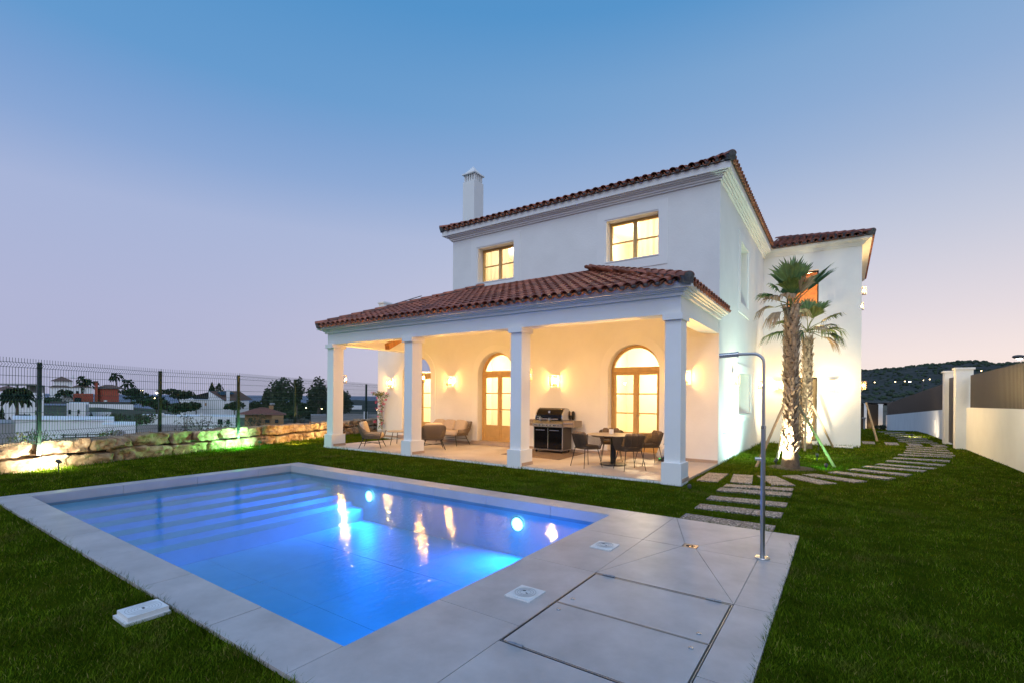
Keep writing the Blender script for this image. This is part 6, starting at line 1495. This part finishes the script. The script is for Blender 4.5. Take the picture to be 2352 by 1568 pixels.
crowntree(-139.2,140,-.4,1.9,5.0,'dark round tree left of the small palm at the tower house','dgreen',seed=91,n=400); crowntree(-109,112,-1.2,.6,9,'dark hedge below the tower house','dgreen',seed=92,n=500)
for i in range(9): crowntree(-84+i*3.2,60+((i*7)%5)*2.0,-1.9,-1.9+.45+.2*math.sin(i*2.1),3.6,'one of the pale scrub bushes on the slope below the red house','dgreen2',seed=100+i,n=150,lobes=3,gr='scrub bushes on the dry slope',name='scrub_bush',size=.14) if -84+i*3.2>-53 else None
for i,(L,D) in enumerate(((-47,57),(-49,60),(-45.5,60),(-44.5,64),(-51,66),(-50.5,62),(-48,66))): crowntree(L,D,-2.2,-.9+.25*math.sin(i*3),3.4,['leftmost near','middle','right-hand near','far right','topmost left','left-hand','topmost middle'][i]+' scrub bush on the dry slope below the red house','dgreen2',seed=120+i,n=220,lobes=3,gr='scrub bushes on the dry slope',name='scrub_bush',size=.16)
# plants growing up behind the stone wall
for i,(x,y,h) in enumerate(((-14.55,2.6,.38),(-14.8,2.9,.35),(-15.35,4.3,.30),(-16.1,6.3,.6),(-16.3,6.9,.5),(-16.6,7.6,.35),(-17.6,9.3,.55),(-17.3,8.9,.4),(-18.8,11.6,.4))):
    t=thing('wild_shrub',(x,y,.35),['low leafy plant behind the first lit block','second low plant beside the first fence post','small plant behind the wall before the second post','feathery shrub behind the green lit stones','feathery shrub nearest the third post','low twiggy plant right of the third post','bushy shrub in front of the ochre house','low shrub beside the bushy one','grey shrub near the fifth post'][i],'shrub','wild plants behind the stone wall')
    mb=MB(); blobcluster(mb,(x,y,.42+h*.35),(.32,.30,h*.6),140,200+i,.5,.032); mb.build('leaves',M['leafy'] if i<3 else M['dgreen2'],t)
    mb=MB(); rr=random.Random(i)
    for _ in range(7): mb.tube([(x,y,.25),(x+rr.uniform(-.25,.25),y+rr.uniform(-.2,.2),.42+h*rr.uniform(.6,1.1))],.006,4)
    mb.build('stems',M['bark'],t)
# village street lamps and the timber rail
for i,(L,D,z,lab) in enumerate(((-99.96,130,2.45,'lit street lamp beside the road at the red house'),(-96.7,131,1.85,'second street lamp farther along the road'))):
    x,y,zz_=VX(L,D,z,1.5); t=thing('village_street_lamp',(x,y,zz_-5),lab,'street lamp','street lamps in the village')
    MB().tube([(x,y,zz_-6),(x,y,zz_)],.08,6).build('post',M['asph'],t); MB().sup((x,y,zz_),.8,.8,.6,1,1,10,6).build('lamp_head',M['farlamp'] if i==0 else M['streetglow'],t)
for i,(L,D,z) in enumerate(((-72.0,97,.75),(-70.9,97,.4),(-40.6,95,-.9),(-39.5,100,-1.2),(-30.5,120,-2.1),(-33,118,-1.9),(-25.6,110,-.9))):
    x,y,zz_=VX(L,D,z,1.5); t=thing('garden_lantern_post',(x,y,zz_-3),['warm light among the dark trees left of the modern house','second warm light in the trees left of the modern house','small light under the eucalyptus','light right of the eucalyptus trunk','far light between pillar and chair','far light beside the first pillar','far light under the spreading eucalyptus'][i],'street light','small lights in the dark village')
    MB().tube([(x,y,zz_-3),(x,y,zz_)],.05,5).build('post',M['asph'],t); MB().sup((x,y,zz_),.34,.34,.3,1,1,8,6).build('lamp_head',M['farlamp'],t)
t=house('roadside_rail',-28,32,-1,'dark timber rail fence in front of the long low building',k=1,cat='fence')
for z in (-.9,-1.1): MB().beam(VX(-37.4,40,z-1.02,1),VX(-33.3,40,z-.88,1),.06,.09).build('rail',M['asph'],t)
for q in range(5): p=VX(-37.3+q*1.0,40.1,-2.6+q*.03,1); MB().beam(p,p+Vector((0,0,.8)),.08,.08).build('post',M['asph'],t)
